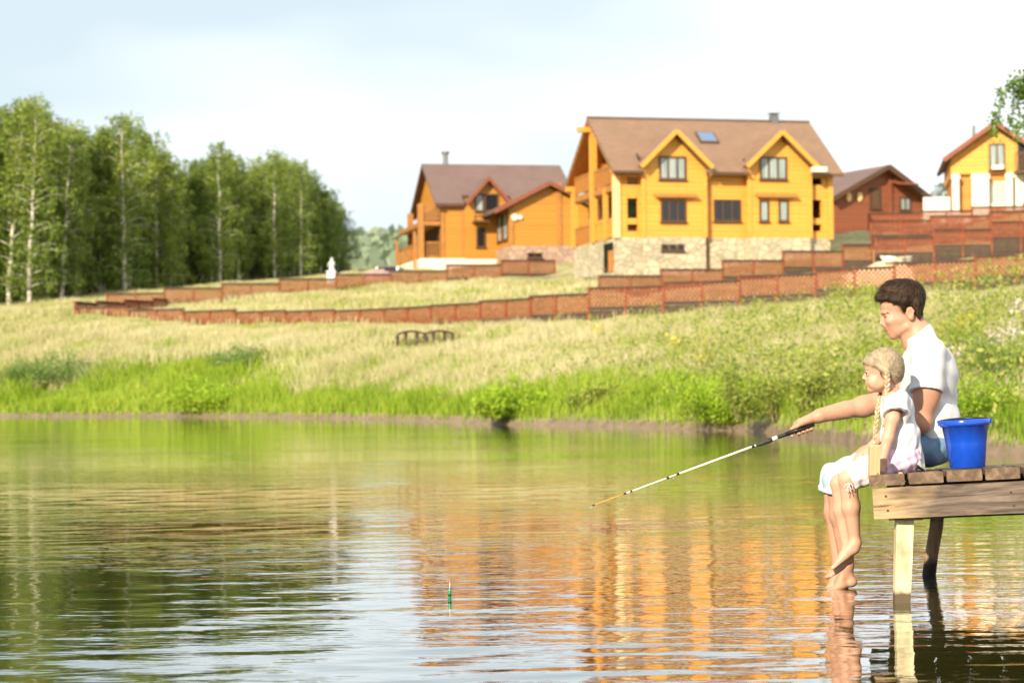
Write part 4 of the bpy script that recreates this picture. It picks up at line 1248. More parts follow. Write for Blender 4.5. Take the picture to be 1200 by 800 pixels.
# far wooded hill
rng = np.random.default_rng(5)
n = 30000
hx_ = rng.uniform(-420, 420, n); hy_ = rng.uniform(330, 700, n)
keep = np.abs(hx_) < 0.30 * hy_ + 40
hx_, hy_ = hx_[keep], hy_[keep]
hz_ = ground_z(hx_, hy_)
bump = 1.8 * (0.5 + 0.5 * np.sin(hx_ * 0.35 + 2 * np.sin(hy_ * 0.21))) * (0.6 + 0.4 * np.sin(hy_ * 0.4 + hx_ * 0.17))
C = np.c_[hx_, hy_, hz_ + rng.uniform(0, 1, len(hx_)) ** 0.6 * (4 + bump)]
V, Q = leaves_np(C, rng.uniform(1.6, 3.6, len(C)), rng, 0.2, 0.9)
tag(obj('far_forest', np_mesh('far_forest', V, [Q]), M_HAZEDLEAF), 'far hazy green wood covering the hill behind the houses', 'forest', kind='stuff')


# ------------------------------------------------------------------ grass
def wnoise(X, Y, s, seed):
    r = np.random.default_rng(seed); f = 0
    for k in range(7):
        a = r.uniform(0, 6.28); w = s * r.uniform(0.6, 1.9); f = f + np.sin((X * np.cos(a) + Y * np.sin(a)) * w + r.uniform(0, 6.28))
    return 0.5 + 0.5 * np.clip(f / 4.2, -1, 1)


def blades(X, Y, h, w, rng, bend=0.35):
    n = len(X)
    Z = ground_z(X, Y) - 0.03
    az = rng.uniform(0, 2 * PI, n)
    face = rng.uniform(-0.9, 0.9, n)
    wx_, wy_ = np.cos(face) * w * 0.5, np.sin(face) * w * 0.5
    lx, ly = np.cos(az) * h * bend * rng.uniform(0.2, 1.2, n), np.sin(az) * h * bend * rng.uniform(0.2, 1.2, n)
    v0 = np.c_[X - wx_, Y - wy_, Z]; v1 = np.c_[X + wx_, Y + wy_, Z]
    mx_, my_ = X + lx * 0.3, Y + ly * 0.3
    v2 = np.c_[mx_ + wx_ * 0.75, my_ + wy_ * 0.75, Z + h * 0.58]; v3 = np.c_[mx_ - wx_ * 0.75, my_ - wy_ * 0.75, Z + h * 0.58]
    v4 = np.c_[X + lx, Y + ly, Z + h * 0.97]
    V = np.stack([v0, v1, v2, v3, v4], 1).reshape(-1, 3)
    i = np.arange(n, dtype=np.int32) * 5
    return V, np.stack([i, i + 1, i + 2, i + 3], 1), np.stack([i + 3, i + 2, i + 4], 1)


def scatter(n, rng, dmin, dmax, ymax, xr=(-34, 22), extra=0.27):
    X = rng.uniform(xr[0], xr[1], n); d = dmin + (dmax - dmin) * rng.random(n)
    Y = shore(X) + d
    k = (np.abs(X) < extra * Y + 3) & (Y < ymax)
    return X[k], Y[k], d[k]


def grass_obj(name, parts, mat, label, cat='grass'):
    vs, q, t3, b = [], [], [], 0
    for V, Q, T in parts:
        vs.append(V); q.append(Q + b); t3.append(T + b); b += len(V)
    return tag(obj(name, np_mesh(name, np.concatenate(vs), [np.concatenate(q), np.concatenate(t3)]), mat), label, cat, kind='stuff')


rng = np.random.default_rng(21)
_ft = [P(*t_) for t_ in FRONT_TOP]
fenceY = lambda X: np.interp(X, [p.x for p in _ft], [p.y for p in _ft])
# dry grass of the upper bank
X, Y, d = scatter(330000, rng, 3.5, 60, 140)
pz = wnoise(X, Y, 0.28, 1); p2 = wnoise(X, Y, 1.4, 2)
right = sstep(X, 2, 9)
pdry = sstep(d + 7 * (pz - 0.5) - 2.0 * right, 3.5, 11.0) * (1 - 0.45 * right * (1 - sstep(d, 14, 30)))
behind = Y > fenceY(X) - 0.4
nr = ((np.abs(X - RAILP.x) > 1.6) | (Y < RAILP.y - 3.5) | (Y > RAILP.y + 0.6))
k = (rng.random(len(X)) < pdry * np.where(nr, 1, .12)) & ~(behind & (rng.random(len(X)) < 0.6)) & (np.abs(Y - fenceY(X)) > 0.1)
Xa, Ya, da, ba = X[k], Y[k], d[k], behind[k]
nrk = nr[k]
h = np.where(nrk, 1, .4) * (0.34 + 0.42 * p2[k] + 0.2 * rng.random(k.sum())) * np.where(ba, 0.5, 1.0)
df = fenceY(Xa) - Ya; h = h * np.where(ba, 1.0, 0.16 + 0.84 * sstep(df, 1.0, 9.0))
dry = blades(Xa, Ya, h, rng.uniform(0.018, 0.045, len(h)) * (Ya / 75), rng, 0.4)
grass_obj('dry_grass', [dry], M_DRY, 'tall pale straw coloured grass covering the upper bank')
# green grass mixed in and along the shore
X, Y, d = scatter(330000, rng, 0.12, 60, 140)
pz = wnoise(X, Y, 0.3, 3); p2 = wnoise(X, Y, 1.1, 4)
right = sstep(X, 2, 9)
pg = (1 - 0.74 * sstep(d + 7 * (pz - 0.5), 4.5, 11.5)) * (0.45 + 0.55 * sstep(d, 0.1, 0.9))
pg = np.maximum(pg, 0.28 * right) * np.where(Y > fenceY(X) - 0.4, 0.6, 1)
nr = ((np.abs(X - RAILP.x) > 1.6) | (Y < RAILP.y - 3.5) | (Y > RAILP.y + 0.6))
k = (rng.random(len(X)) < pg) & nr & (np.abs(Y - fenceY(X)) > 0.1)
Xa, Ya, da = X[k], Y[k], d[k]
gdf = fenceY(Xa) - Ya; gnear = np.where((gdf > -0.4), 0.2 + 0.8 * sstep(gdf, 1.0, 9.0), 1.0)
h = gnear * (0.22 + 0.5 * p2[k] ** 1.5 + 0.16 * rng.random(k.sum())) * (0.45 + 0.55 * sstep(da, 0.0, 1.2)) * np.where(Ya > fenceY(Xa) - 0.4, 0.5, 1)
grn = blades(Xa, Ya, np.maximum(h, 0.08), rng.uniform(0.02, 0.05, len(h)) * (Ya / 70), rng, 0.45)
grass_obj('green_grass', [grn], M_GREENB, 'bright green grass growing along the shore of the pond')

# leafy weeds, thickest on the right hand bank
X, Y, d = scatter(26000, rng, 1.2, 48, 78, (-30, 22))
pw = (0.10 + 0.9 * sstep(X, 0.5, 6)) * (1 - (0.75 - 0.45 * sstep(X, 5, 12)) * sstep(d, 8, 26)) * (0.35 + 0.65 * wnoise(X, Y, 0.9, 8))
k = rng.random(len(X)) < pw * 0.72
X, Y, d = X[k], Y[k], d[k]
hgt = (0.45 + 0.65 * wnoise(X, Y, 0.7, 9)) * (1 + 0.45 * sstep(X, 3.5, 7)) * sstep(d, -0.8, 3.2)
Z = ground_z(X, Y)
nl = 26
u = rng.random((len(X), nl)) ** 0.8
cxs = X[:, None] + rng.normal(size=u.shape) * (0.10 + 0.10 * (1 - u)); cys = Y[:, None] + rng.normal(size=u.shape) * (0.10 + 0.10 * (1 - u))
C = np.stack([cxs, cys, Z[:, None] + hgt[:, None] * u], -1).reshape(-1, 3)
V, Q = leaves_np(C, rng.uniform(0.05, 0.13, len(C)), rng, 0.2, 0.55)
tag(obj('leafy_weeds', np_mesh('leafy_weeds', V, [Q]), M_WEEDLEAF), 'dense leafy weeds covering the right hand bank', 'weeds', kind='stuff')


# ------------------------------------------------------------------ bushes and flowering plants, one by one
def bush(px, py, Y, wpx, hpx, mat, label, leaf=(0.06, 0.14), n=2600, name='bush', group='bushes along the bank', upright=False, cat='bush'):
    b = ground_hit(px, py); Y = b.y; z = gz(b.x, b.y)
    w = 1.3 * wpx * Y / F; hh = 1.15 * hpx * Y / F
    rng = np.random.default_rng(int(px * 7 + py))
    o = empty(name, (b.x, b.y, z), 0, label, cat, group)
    m = MB(); C = []
    ns = 34
    nlob = 5
    lob = [(rng.uniform(-.42, .42) * w, rng.uniform(-.3, .3) * w, rng.uniform(.45, 1.05), rng.uniform(.22, .34)) for _ in range(nlob)]
    lob[0] = (rng.uniform(-.1, .1) * w, 0, 1.0, .34)
    for k in range(ns):
        ox, oy, oh, orad = lob[k % nlob]
        a = rng.uniform(0, 2 * PI); rr = math.sqrt(rng.random())
        ext = 1.25 if rng.random() < .2 else 1.0
        tip = np.array([ox + math.cos(a) * rr * orad * w * ext, oy + math.sin(a) * rr * orad * w * 0.8, hh * oh * (1.0 - .5 * rr ** 2) * rng.uniform(0.7, 1.08) * ext])
        root = np.array([ox + (tip[0] - ox) * (0.6 if upright else 0.3), oy + (tip[1] - oy) * (0.6 if upright else 0.3), -0.1])
        midp = root * 0.5 + tip * 0.5 + np.array([0, 0, 0.12 * hh])
        m.tube([tuple(root), tuple(midp), tuple(tip)], [0.012, 0.009, 0.004], 5, False)
        kq = n // ns
        u = rng.random(kq) ** 0.55
        q = root * ((1 - u) ** 2)[:, None] + midp * (2 * u * (1 - u))[:, None] + tip * (u ** 2)[:, None]
        q = q + rng.normal(size=(kq, 3)) * np.array([0.055 * w, 0.055 * w, 0.07 * hh])
        C.append(q)
    C = np.concatenate(C); C[:, 2] = np.abs(C[:, 2]) + 0.02
    V, Q = leaves_np(C, rng.uniform(leaf[0], leaf[1], len(C)), rng, -0.7 if upright else 0.1, 0.3 if upright else 0.55)
    m.build('stem', M_STEM, o, True)
    obj('foliage', np_mesh('foliage', V, [Q]), mat, o)
    return o


bush(82, 449, 76, 92, 32, M_BUSHLEAF, 'wide dark green bush on the left of the bank, below the fence corner', n=3600)
bush(18, 452, 76, 60, 26, M_BUSHLEAF, 'smaller dark green bush at the left edge of the bank')
bush(268, 436, 76, 56, 28, M_BUSHLEAF, 'loose grey green bush above the bright shore growth, on the left half of the bank', n=2400)
bush(230, 482, 69.5, 100, 38, M_SHORELEAF, 'broad vivid green clump at the water below the loose grey green bush', (0.10, 0.24), 4200, upright=True)
bush(608, 488, 66.5, 70, 34, M_SHORELEAF, 'bushy vivid green clump jutting over the muddy shore in mid picture', (0.10, 0.24), 3800, upright=True)
bush(840, 497, 55, 150, 56, M_SHORELEAF, 'largest vivid green bush by the shore, above the fishing rod', (0.05, 0.12), 6500)
bush(700, 478, 64, 50, 22, M_WEEDLEAF, 'low brownish green bush behind the bare patch of shore', n=1800)
bush(910, 488, 50, 80, 50, M_WEEDLEAF, 'yellow green bush left of the girl, behind the largest vivid bush', n=3600, leaf=(0.04, 0.10))
bush(980, 480, 46, 70, 60, M_WEEDLEAF, 'tall leafy bush behind the man and the girl', n=3600, leaf=(0.04, 0.09))
bush(1150, 506, 34, 90, 62, M_SHORELEAF, 'bright leafy bush on the bank above the blue bucket', n=4200, leaf=(0.03, 0.075))
bush(1195, 470, 37, 80, 80, M_BUSHLEAF, 'dark leafy bush at the right edge of the bank', n=4200, leaf=(0.03, 0.08))
bush(1120, 455, 42, 70, 60, M_WEEDLEAF, 'leafy bush on the bank right behind the man in the white shirt', n=3600, leaf=(0.035, 0.085))


def flower_plant(px, py, Y, hpx, mat, label, nf=26, size=0.07, name='flowering_plant', wpx=12, group='flowering plants on the bank'):
    b = ground_hit(px, py); Y = b.y; z = gz(b.x, b.y); hh = hpx * Y / F; w = wpx * Y / F
    rng = np.random.default_rng(int(px * 3 + py))
    o = empty(name, (b.x, b.y, z), 0, label, 'plant', group)
    m = MB(); C = []; L = []
    for k in range(5):
        tip = np.array([rng.normal() * w * 0.4, rng.normal() * w * 0.4, hh * rng.uniform(0.75, 1.0)])
        m.tube([(tip[0] * .2, tip[1] * .2, -0.1), (tip[0] * .6, tip[1] * .6, hh * .5), tuple(tip)], [0.009, 0.007, 0.003], 5, False)
        c_ = tip + rng.normal(size=(nf, 3)) * np.array([size * 1.3, size * 1.3, size * 1.1]); V, Q = leaves_np(c_, rng.uniform(size * .5, size * 1.1, nf), rng, 0, 0.9); obj('flower_head', np_mesh('flower_head', V, [Q]), mat, o)
        u = rng.random((30, 1)); L.append(np.array([tip[0] * .2, tip[1] * .2, 0]) * (1 - u) + tip * u * .9 + rng.normal(size=(30, 3)) * .05)
    m.build('stem', M_STEM, o, True)
    L = np.concatenate(L); V, Q = leaves_np(L, rng.uniform(.05, .12, len(L)), rng, 0, .4); obj('foliage', np_mesh('foliage', V, [Q]), M_WEEDLEAF, o)
    return o


flower_plant(806, 428, 70, 26, M_YFLOW, 'wide yellow flowering plant in the dry grass, largest of the yellow ones', 30, 0.11, wpx=34)
flower_plant(826, 436, 66, 20, M_YFLOW, 'thin yellow flowering plant just below the largest yellow one', 24, 0.07)
flower_plant(700, 402, 74, 14, M_YFLOW, 'small yellow flowering plant under the long fence in mid picture', 20, 0.08)
flower_plant(1121, 470, 40, 62, M_WFLOW, 'plant with cream white seed heads nearest the back of the white shirt', 40, 0.07, wpx=14)
flower_plant(1140, 450, 42, 46, M_WFLOW, 'plant with thinner cream seed heads right of the one nearest the man', 22, 0.05, wpx=14)
flower_plant(1172, 460, 40, 74, M_WFLOW, 'pale pinkish plume plant near the right edge of the bank', 40, 0.07, wpx=26)
flower_plant(1193, 440, 40, 84, M_WFLOW, 'tallest pale plume plant at the right edge of the bank', 50, 0.08, wpx=26)
flower_plant(1126, 420, 52, 52, M_YFLOW, 'thin yellow flowering plant high on the bank right of the head of the man', 16, 0.05)
flower_plant(1100, 430, 52, 48, M_YFLOW, 'yellow flowering plant beside the neck of the man', 14, 0.05)
# bare forked stalk
b = P(1172, 497, 34)
o = empty('dry_stalk', (b.x, b.y, gz(b.x, b.y)), 0, 'pale bare forked stalk rising above the bucket on the bank', 'stalk')
q0 = P(1173, 497, 34) - b; q1 = P(1168, 475, 34) - b; q2 = P(1164, 458, 34) - b
zz_ = b.z - gz(b.x, b.y)
m = MB(); m.tube([q0 + Vector((0, 0, zz_ - 0.3)), q0 + Vector((0, 0, zz_)), q1 + Vector((0, 0, zz_)), q2 + Vector((0, 0, zz_))], [0.02, 0.018, 0.014, 0.008], 7); m.build('stem', M_WFLOW, o, True)
m = MB(); m.tube([q1 + Vector((0, 0, zz_)), q1 + Vector((0.1, 0, zz_ + 0.25))], [0.01, 0.004], 6); m.build('twig', M_WFLOW, o, True)

# ------------------------------------------------------------------ birch whose bough hangs into the picture at the top right
Yb = 38.0
bb = P(1330, 420, Yb); zb_ = gz(bb.x, bb.y)
o = empty('birch_tree', (bb.x, bb.y, zb_), 0, 'birch whose thin leafy bough hangs into the top right corner', 'tree')
rng = np.random.default_rng(77)
m = MB()
tp = [(0, 0, -0.5), (0.05, 0, 2.0), (-0.05, 0.02, 4.2), (-0.15, 0, 6.4), (-0.2, 0, 8.4), (-0.15, 0, 10.0)]
m.tube(tp, [0.2, 0.17, 0.14, 0.1, 0.06, 0.02], 10)
loc = lambda px, py, dy=0.0: P(px, py, Yb + dy) - Vector((bb.x, bb.y, zb_))
boughs = [[Vector((-0.1, 0, 5.0)), loc(1262, 100), loc(1225, 84), loc(1192, 90), loc(1176, 108), loc(1168, 130), loc(1164, 158)],
          [loc(1225, 84), loc(1204, 100, .3), loc(1193, 118, .3), loc(1184, 136, .3), loc(1188, 160, .3)],
          [loc(1240, 92, -.3), loc(1215, 120, -.3), loc(1200, 138, -.3), loc(1194, 158, -.3)],
          [loc(1225, 84, .2), loc(1210, 90, .2), loc(1196, 102, .2), loc(1194, 116, .2)]]
C = []
for bi, bp in enumerate(boughs):
    m.tube(bp, [0.03 * (1 - 0.8 * i / (len(bp) - 1)) if bi == 0 else 0.009 for i in range(len(bp))], 6, False)
    seg = bp[2:] if bi == 0 else bp[1:]
    arr = np.array([tuple(v) for v in seg])
    nlf = 460 if bi == 0 else 230
    u = rng.random(nlf) * (len(arr) - 1); i0 = np.minimum(u.astype(int), len(arr) - 2); f = (u - i0)[:, None]
    q = arr[i0] * (1 - f) + arr[i0 + 1] * f
    C.append(q + rng.normal(size=q.shape) * np.array([0.06, 0.08, 0.07]))
for k in range(40):
    az = rng.uniform(-1.0, 2.6); z0 = rng.uniform(4.5, 10); L = rng.uniform(0.8, 2.0)
    dv = np.array([math.cos(az), math.sin(az), 0.5]); p0 = np.array([-0.1, 0, z0])
    pts = [p0 + dv * L * u - np.array([0, 0, 0.9 * L * u * u]) for u in np.linspace(0, 1, 5)]
    m.tube([tuple(q) for q in pts], [0.02, 0.015, 0.01, 0.007, 0.004], 5, False)
    u = rng.uniform(0.4, 1, 60)[:, None]
    C.append(p0 + dv * L * u - np.array([0, 0, 1.0]) * 0.9 * L * u * u + rng.normal(size=(60, 3)) * 0.13)
m.build('trunk', M_BARK, o, True)
C = np.concatenate(C); V, Q = leaves_np(C, rng.uniform(0.05, 0.085, len(C)), rng, 0.6, 0.75)
obj('crown', np_mesh('crown', V, [Q]), mat_leaf('bough_leaf', (0.09, 0.17, 0.02), (0.15, 0.26, 0.03), (0.24, 0.36, 0.05), 0.4, 0.4, 0.8), o)
# ------------------------------------------------------------------ dock
YF = 9.62                                    # front face of the dock
M_PLANK = mat_wood('weathered_plank', (0.05, 0.032, 0.022), (0.13, 0.085, 0.055), (0.26, 0.18, 0.115), (9, 1.0, 9), 2.2, 0.85, 0.006)
tw = NT('old_beam_wood')
vv = tw.coord('Object', (1.0, 6, 11)); f1 = tw.noise(vv, 2.0, 8, 0.65, 1.2)
big_ = tw.noise(tw.coord('Object', (1.6, 1, 3.5)), 1.6, 3)
sepx = tw.n('ShaderNodeSeparateXYZ'); tw.l(tw.coord('Object'), sepx.inputs[0])
wear = tw.math('ADD', tw.math('MULTIPLY', sepx.outputs['X'], 1.3), tw.math('MULTIPLY', tw.math('SUBTRACT', big_, 0.5), 1.6))
lightw = tw.ramp(f1, [(0.3, (0.10, 0.06, 0.03)), (0.44, (0.36, 0.25, 0.135)), (0.68, (0.56, 0.43, 0.27))])
darkw = tw.ramp(f1, [(0.3, (0.03, 0.022, 0.018)), (0.48, (0.12, 0.09, 0.07)), (0.7, (0.29, 0.23, 0.18))])
tw.base(tw.mix(tw.ramp(wear, [(0.02, 0.0), (0.48, 1.0)]), lightw, darkw)); tw.set(Roughness=0.8)
tw.b.inputs['Specular IOR Level'].default_value = 0.2
tw.bump(f1, 0.7, 0.008)
M_BEAM = tw.m
M_NEWWOOD = mat_wood('fresh_sawn_wood', (0.36, 0.22, 0.11), (0.52, 0.35, 0.19), (0.62, 0.46, 0.28), (10, 10, 1.2), 2.0, 0.7, 0.003)
tp_ = NT('pale_post_wood_wet')
vv = tp_.coord('Object', (9, 9, 1.3)); f1 = tp_.noise(vv, 2.2, 6, 0.6, 0.5)
sepz = tp_.n('ShaderNodeSeparateXYZ'); tp_.l(tp_.pos(), sepz.inputs[0])
blot = tp_.noise(tp_.coord('Object', (3, 3, 2.5)), 3.0, 3)
pale = tp_.ramp(f1, [(0.3, (0.42, 0.34, 0.17)), (0.5, (0.62, 0.55, 0.34)), (0.75, (0.72, 0.66, 0.46))])
pale = tp_.mix(tp_.ramp(blot, [(0.48, 0.0), (0.66, 0.75)]), pale, (0.30, 0.24, 0.13))
wetf = tp_.math('ADD', sepz.outputs['Z'], tp_.math('MULTIPLY', f1, 0.03))
tp_.base(tp_.mix(tp_.ramp(wetf, [(0.055, 1.0), (0.075, 0.0)]), pale, (0.10, 0.07, 0.035))); tp_.set(Roughness=0.7); tp_.bump(f1, 0.5, 0.004)
M_POST = tp_.m
td = NT('dark_log_post')
vv = td.coord('Object', (9, 9, 1.5)); f1 = td.noise(vv, 2.0, 6, 0.6, 0.6)
sepz = td.n('ShaderNodeSeparateXYZ'); td.l(td.pos(), sepz.inputs[0])
brn = td.ramp(f1, [(0.3, (0.12, 0.07, 0.035)), (0.5, (0.30, 0.18, 0.095)), (0.7, (0.45, 0.29, 0.16))])
td.base(td.mix(td.ramp(td.math('ADD', sepz.outputs['Z'], td.math('MULTIPLY', f1, 0.05)), [(0.08, 1.0), (0.13, 0.0)]), brn, (0.012, 0.01, 0.008))); td.set(Roughness=0.7); td.bump(f1, 0.6, 0.006)
M_LOGP = td.m

TILT = R(2.75)
d0 = P(1018, 556, YF)                        # front left top corner of the deck
dock = empty('dock', d0, 0, 'weathered wooden dock on posts in the pond, under the man and the girl', 'dock')
BACK = R(-1.9)                                # the deck sags towards its far edge
YAW = R(-9.3)                                 # the planks run along the line of sight
MD = Matrix.Translation(d0) @ Matrix.Rotation(YAW, 4, 'Z') @ Matrix.Rotation(-TILT, 4, 'Y') @ Matrix.Rotation(BACK, 4, 'X')
dock.matrix_world = MD
nD = (MD.to_3x3() @ Vector((0, 0, 1))).normalized()
deck_z = lambda X, Y: d0.z - ((X - d0.x) * nD.x + (Y - d0.y) * nD.y) / nD.z
DW = 1.62                                    # width of the deck, away from the camera
pw_, gp_ = 0.152, 0.014
rng = np.random.default_rng(4)
x = 0.0
DL = 7.6
k = 0
while x < DL:
    m = MB()
    w_ = pw_ + rng.uniform(-0.006, 0.006); y0 = -0.02 + rng.uniform(-0.008, 0.008); y1 = DW + rng.uniform(-0.03, 0.03)
    zt = rng.uniform(-0.003, 0.003); b_ = 0.004
    z0 = zt - 0.05
    sec = [(x + b_, z0), (x + w_ - b_, z0), (x + w_, z0 + b_), (x + w_, zt - b_), (x + w_ - b_, zt), (x + b_, zt), (x, zt - b_), (x, z0 + b_)]
    m.prism(sec, 'y', y0, y1)
    p = m.build('plank', M_PLANK, dock)
    x += w_ + gp_ + (0.004 if k % 3 == 0 else 0); k += 1
bz1, bz0 = -0.062, -0.205
for y0, y1, nm in ((0.0, 0.05, 'front_beam'), (1.44, 1.50, 'rear_beam')):
    m = MB()
    xa = 0.012 if y0 == 0 else 0.09
    zz0 = bz0 if y0 == 0 else bz0 - 0.055
    n = 40; prof = []
    top = [(xa + (DL - xa) * i / n, bz1 + 0.0015 * math.sin(i * 1.7)) for i in range(n + 1)]
    bot = [(xa + (DL - xa) * i / n, zz0 + 0.003 * math.sin(i * 0.9) + (0.0 if i else 0.004)) for i in range(n, -1, -1)]
    for i in range(n):
        a, b2 = top[i], top[i + 1]; c2, d2 = bot[n - i - 1], bot[n - i]
        m.add([(a[0], y0, a[1]), (b2[0], y0, b2[1]), (c2[0], y0, c2[1]), (d2[0], y0, d2[1]), (a[0], y1, a[1]), (b2[0], y1, b2[1]), (c2[0], y1, c2[1]), (d2[0], y1, d2[1])],
              [(3, 2, 1, 0), (4, 5, 6, 7), (0, 1, 5, 4), (2, 3, 7, 6)] + ([(3, 0, 4, 7)] if i == 0 else []) + ([(1, 2, 6, 5)] if i == n - 1 else []))
    m.build(nm, M_BEAM, dock)
for i in range(4):
    xx = 0.5 + 1.9 * i
    m = MB(); m.box((xx, 0.052, bz0 + 0.03), (xx + 0.06, 1.438, bz1 + 0.006)); m.build('joist', M_PLANK, dock)
def dpart(mesh_builder, name, mat, smooth=False):
    """a part given in world coordinates"""
    Mi = MD.inverted()
    mesh_builder.v = [tuple(Mi @ Vector(v)) for v in mesh_builder.v]
    return mesh_builder.build(name, mat, dock, smooth)
# pale flat front post, leaning a little
a = P(1060, 600, YF + 0.06); b = P(1056.5, 707, YF + 0.06); e = b + (b - a) * 0.9
def flat(p, w, dpt):
    return [p + Vector((sx * w / 2, sy * dpt / 2, 0)) for sx, sy in ((-1, -1), (1, -1), (1, 1), (-1, 1))]
m = MB(); rings = []
for p, w_ in ((a, .078), (a.lerp(b, .5), .076), (b, .07), (e, .07)): rings += flat(p, w_, .055)
fs = [(3, 2, 1, 0), (12, 13, 14, 15)]
for i in range(3):
    for q in range(4): fs.append((i*4+q, i*4+(q+1) % 4, i*4+4+(q+1) % 4, i*4+4+q))
m.add(rings, [f[::-1] for f in fs]); dpart(m, 'front_post', M_POST)
m = MB(); q = P(1062, 607.3, YF + .05); m.box((q.x - .06, YF + .02, q.z - .006), (q.x + .07, YF + .13, q.z + .004)); dpart(m, 'post_cleat', M_LOGP)
# round dark rear post
a = P(1100, 585, YF + 1.40); b = P(1088.5, 675, YF + 1.40); e = b + (b - a) * .9
m = MB(); m.tube([a, a.lerp(b, .35) + Vector((.006, 0, 0)), a.lerp(b, .7), b, e], [.034, .035, .034, .035, .036], 14); dpart(m, 'rear_post', M_LOGP, True)
for i in range(1, 4):
    for y in (0.09, 1.4):
        px_ = d0.x + .35 + 2.1 * i
        q = MD @ Vector((px_ - d0.x, y, -.21 if y < 1 else -.07))
        m = MB(); m.tube([q, (q.x + .03, q.y, -.5)], .04, 12); dpart(m, 'rear_post' if y > 1 else 'front_post', M_LOGP, True)
# upright stub at the end of the deck, peg between the first planks
a = P(1024, 560, YF + .045); tpp = P(1024.5, 521, YF + .045)
m = MB(); w_ = .0235
ring = lambda c, s: [c + Vector((sx * w_ * s, sy * .022 * s, 0)) for sx, sy in ((-1, -1), (1, -1), (1, 1), (-1, 1))]
m.add(ring(a, 1) + ring(tpp + Vector((0, 0, -.006)), 1) + ring(tpp, .86), [(0,1,5,4),(1,2,6,5),(2,3,7,6),(3,0,4,7),(4,5,9,8),(5,6,10,9),(6,7,11,10),(7,4,8,11),(8,9,10,11)])
dpart(m, 'upright_stub', M_NEWWOOD)
a = P(1055, 553, YF - .012); b = P(1056, 571, YF - .012)
m = MB(); m.bar(a, b, .016, .02, (0, 1, 0)); dpart(m, 'peg', M_NEWWOOD)

# nail heads on the plank ends and the beam
M_NAIL = mat_plain('rusty_nail', (.06, .035, .025), .7, .3)
for k_ in range(0, 14):
    xk = .04 + k_ * (pw_ + gp_ + .0014)
    for dx in (0, .075):
        m = MB(); m.lathe([(.0045, 0), (.0042, .003), (0, .0045)], 8, (xk + dx, .03, .001)); m.build('nail', M_NAIL, dock)
for xk, zk in ((.07, -.10), (.075, -.165), (.62, -.11), (.63, -.17), (1.05, -.13)):
    m = MB(); m.tube([(xk, .004, zk), (xk, -.003, zk)], .0055, 8); m.build('nail', M_NAIL, dock)

# ------------------------------------------------------------------ bucket
M_BLUE = NT('blue_plastic'); M_BLUE.base((.004, .060, .46)); M_BLUE.set(Roughness=0.16); M_BLUE.b.inputs['Specular IOR Level'].default_value = .6; M_BLUE = M_BLUE.m
M_BLACKP = mat_plain('black_plastic', (.016, .016, .018), .4, .2)
yb_ = YF + 0.16
cb = P(1134, 548.0, yb_)
zdeck = deck_z(cb.x, yb_)
bk = empty('bucket', (cb.x, yb_, zdeck + .004), 0, 'glossy blue plastic bucket standing on the dock behind the man', 'bucket')
bk.rotation_euler = (BACK, -TILT, YAW)
rb_, rt_, hb = .080, .104, .222
m = MB(); m.lathe([(0, .006), (rb_ - .01, .006), (rb_ - .004, 0), (rb_, .004), (rb_ + (rt_ - rb_) * .5, hb * .5), (rt_, hb - .03), (rt_ + .009, hb - .028), (rt_ + .0105, hb - .02), (rt_ + .0105, hb - .004), (rt_ + .007, hb), (rt_ + .001, hb), (rt_ - .003, hb - .006), (rt_ - .006, hb - .04), (rb_ - .004, .012), (0, .012)], 56)
m.build('bucket_body', M_BLUE, bk, True)
for s_ in (-1, 1):
    m = MB(); m.box((s_ * (rt_ + .013) - .005, -.010, hb - .022), (s_ * (rt_ + .013) + .005, .010, hb - .001)); m.build('handle_lug', M_BLUE, bk)
m = MB(); nn = 26
m.tube([((rt_ + .016) * math.cos(t_), .012 + (rt_ + .012) * math.sin(t_), hb - .004 + .012 * math.sin(t_)) for t_ in np.linspace(0, PI, nn)], .0055, 8); m.build('handle', M_BLACKP, bk, True)

# ------------------------------------------------------------------ fishing rod and float
M_CORK = mat_plain('dark_grip', (.035, .030, .024), .7, .4, 60)
M_WHITER = mat_plain('cream_rod', (.74, .72, .58), .3, .05)
M_ORANGE = mat_plain('orange_rod_tip', (.62, .30, .06), .35, .1)
M_BLK = mat_plain('black_wrap', (.012, .012, .012), .4, .1)
YR = 10.52
rp0 = P(954, 496.5, YR); rp1 = P(690.5, 593.5, YR)
rod = empty('fishing_rod', rp0, 0, 'slim fishing rod with dark grip, cream shaft and orange tip held over the water', 'fishing rod')
RL = (rp1 - rp0).length; rdir = (rp1 - rp0).normalized()
at_px = lambda px: rdir * (RL * (954 - px) / (954 - 690.5))
def rtube(a, b, r0, r1, mat, nm, par=None, n=12):
    m = MB(); m.tube([at_px(a), at_px((a + b) / 2), at_px(b)], [r0, (r0 + r1) / 2, r1], n); return m.build(nm, mat, par or rod, True)
rtube(954, 922, .0115, .0115, M_BLK, 'butt_grip')
m = MB(); m.tube([at_px(922), at_px(919), at_px(909.5), at_px(907)], [.0115, .0095, .0092, .010], 12); m.build('reel_seat', M_BLK, rod, True)
rtube(911, 905, .0105, .0105, M_WHITE, 'label_band')
m = MB(); m.tube([at_px(905), at_px(903), at_px(896), at_px(889), at_px(886)], [.0095, .0125, .0130, .0110, .0065], 12); m.build('fore_grip', M_CORK, rod, True)
rtube(886, 794, .0062, .0048, M_WHITER, 'shaft')
rtube(794, 733, .0043, .0034, M_WHITER, 'middle_section')
rtube(733, 694, .0030, .0022, M_ORANGE, 'tip_section')
for a, b, r_ in ((884, 881, .0072), (796, 793, .0062), (784, 781, .0060), (741, 738.5, .0048), (734, 731, .0047), (697, 694, .0036)):
    rtube(a, b, r_, r_, M_BLK, 'wrap')
side = Vector((-rdir.z, 0, rdir.x)); side = -side if side.z > 0 else side
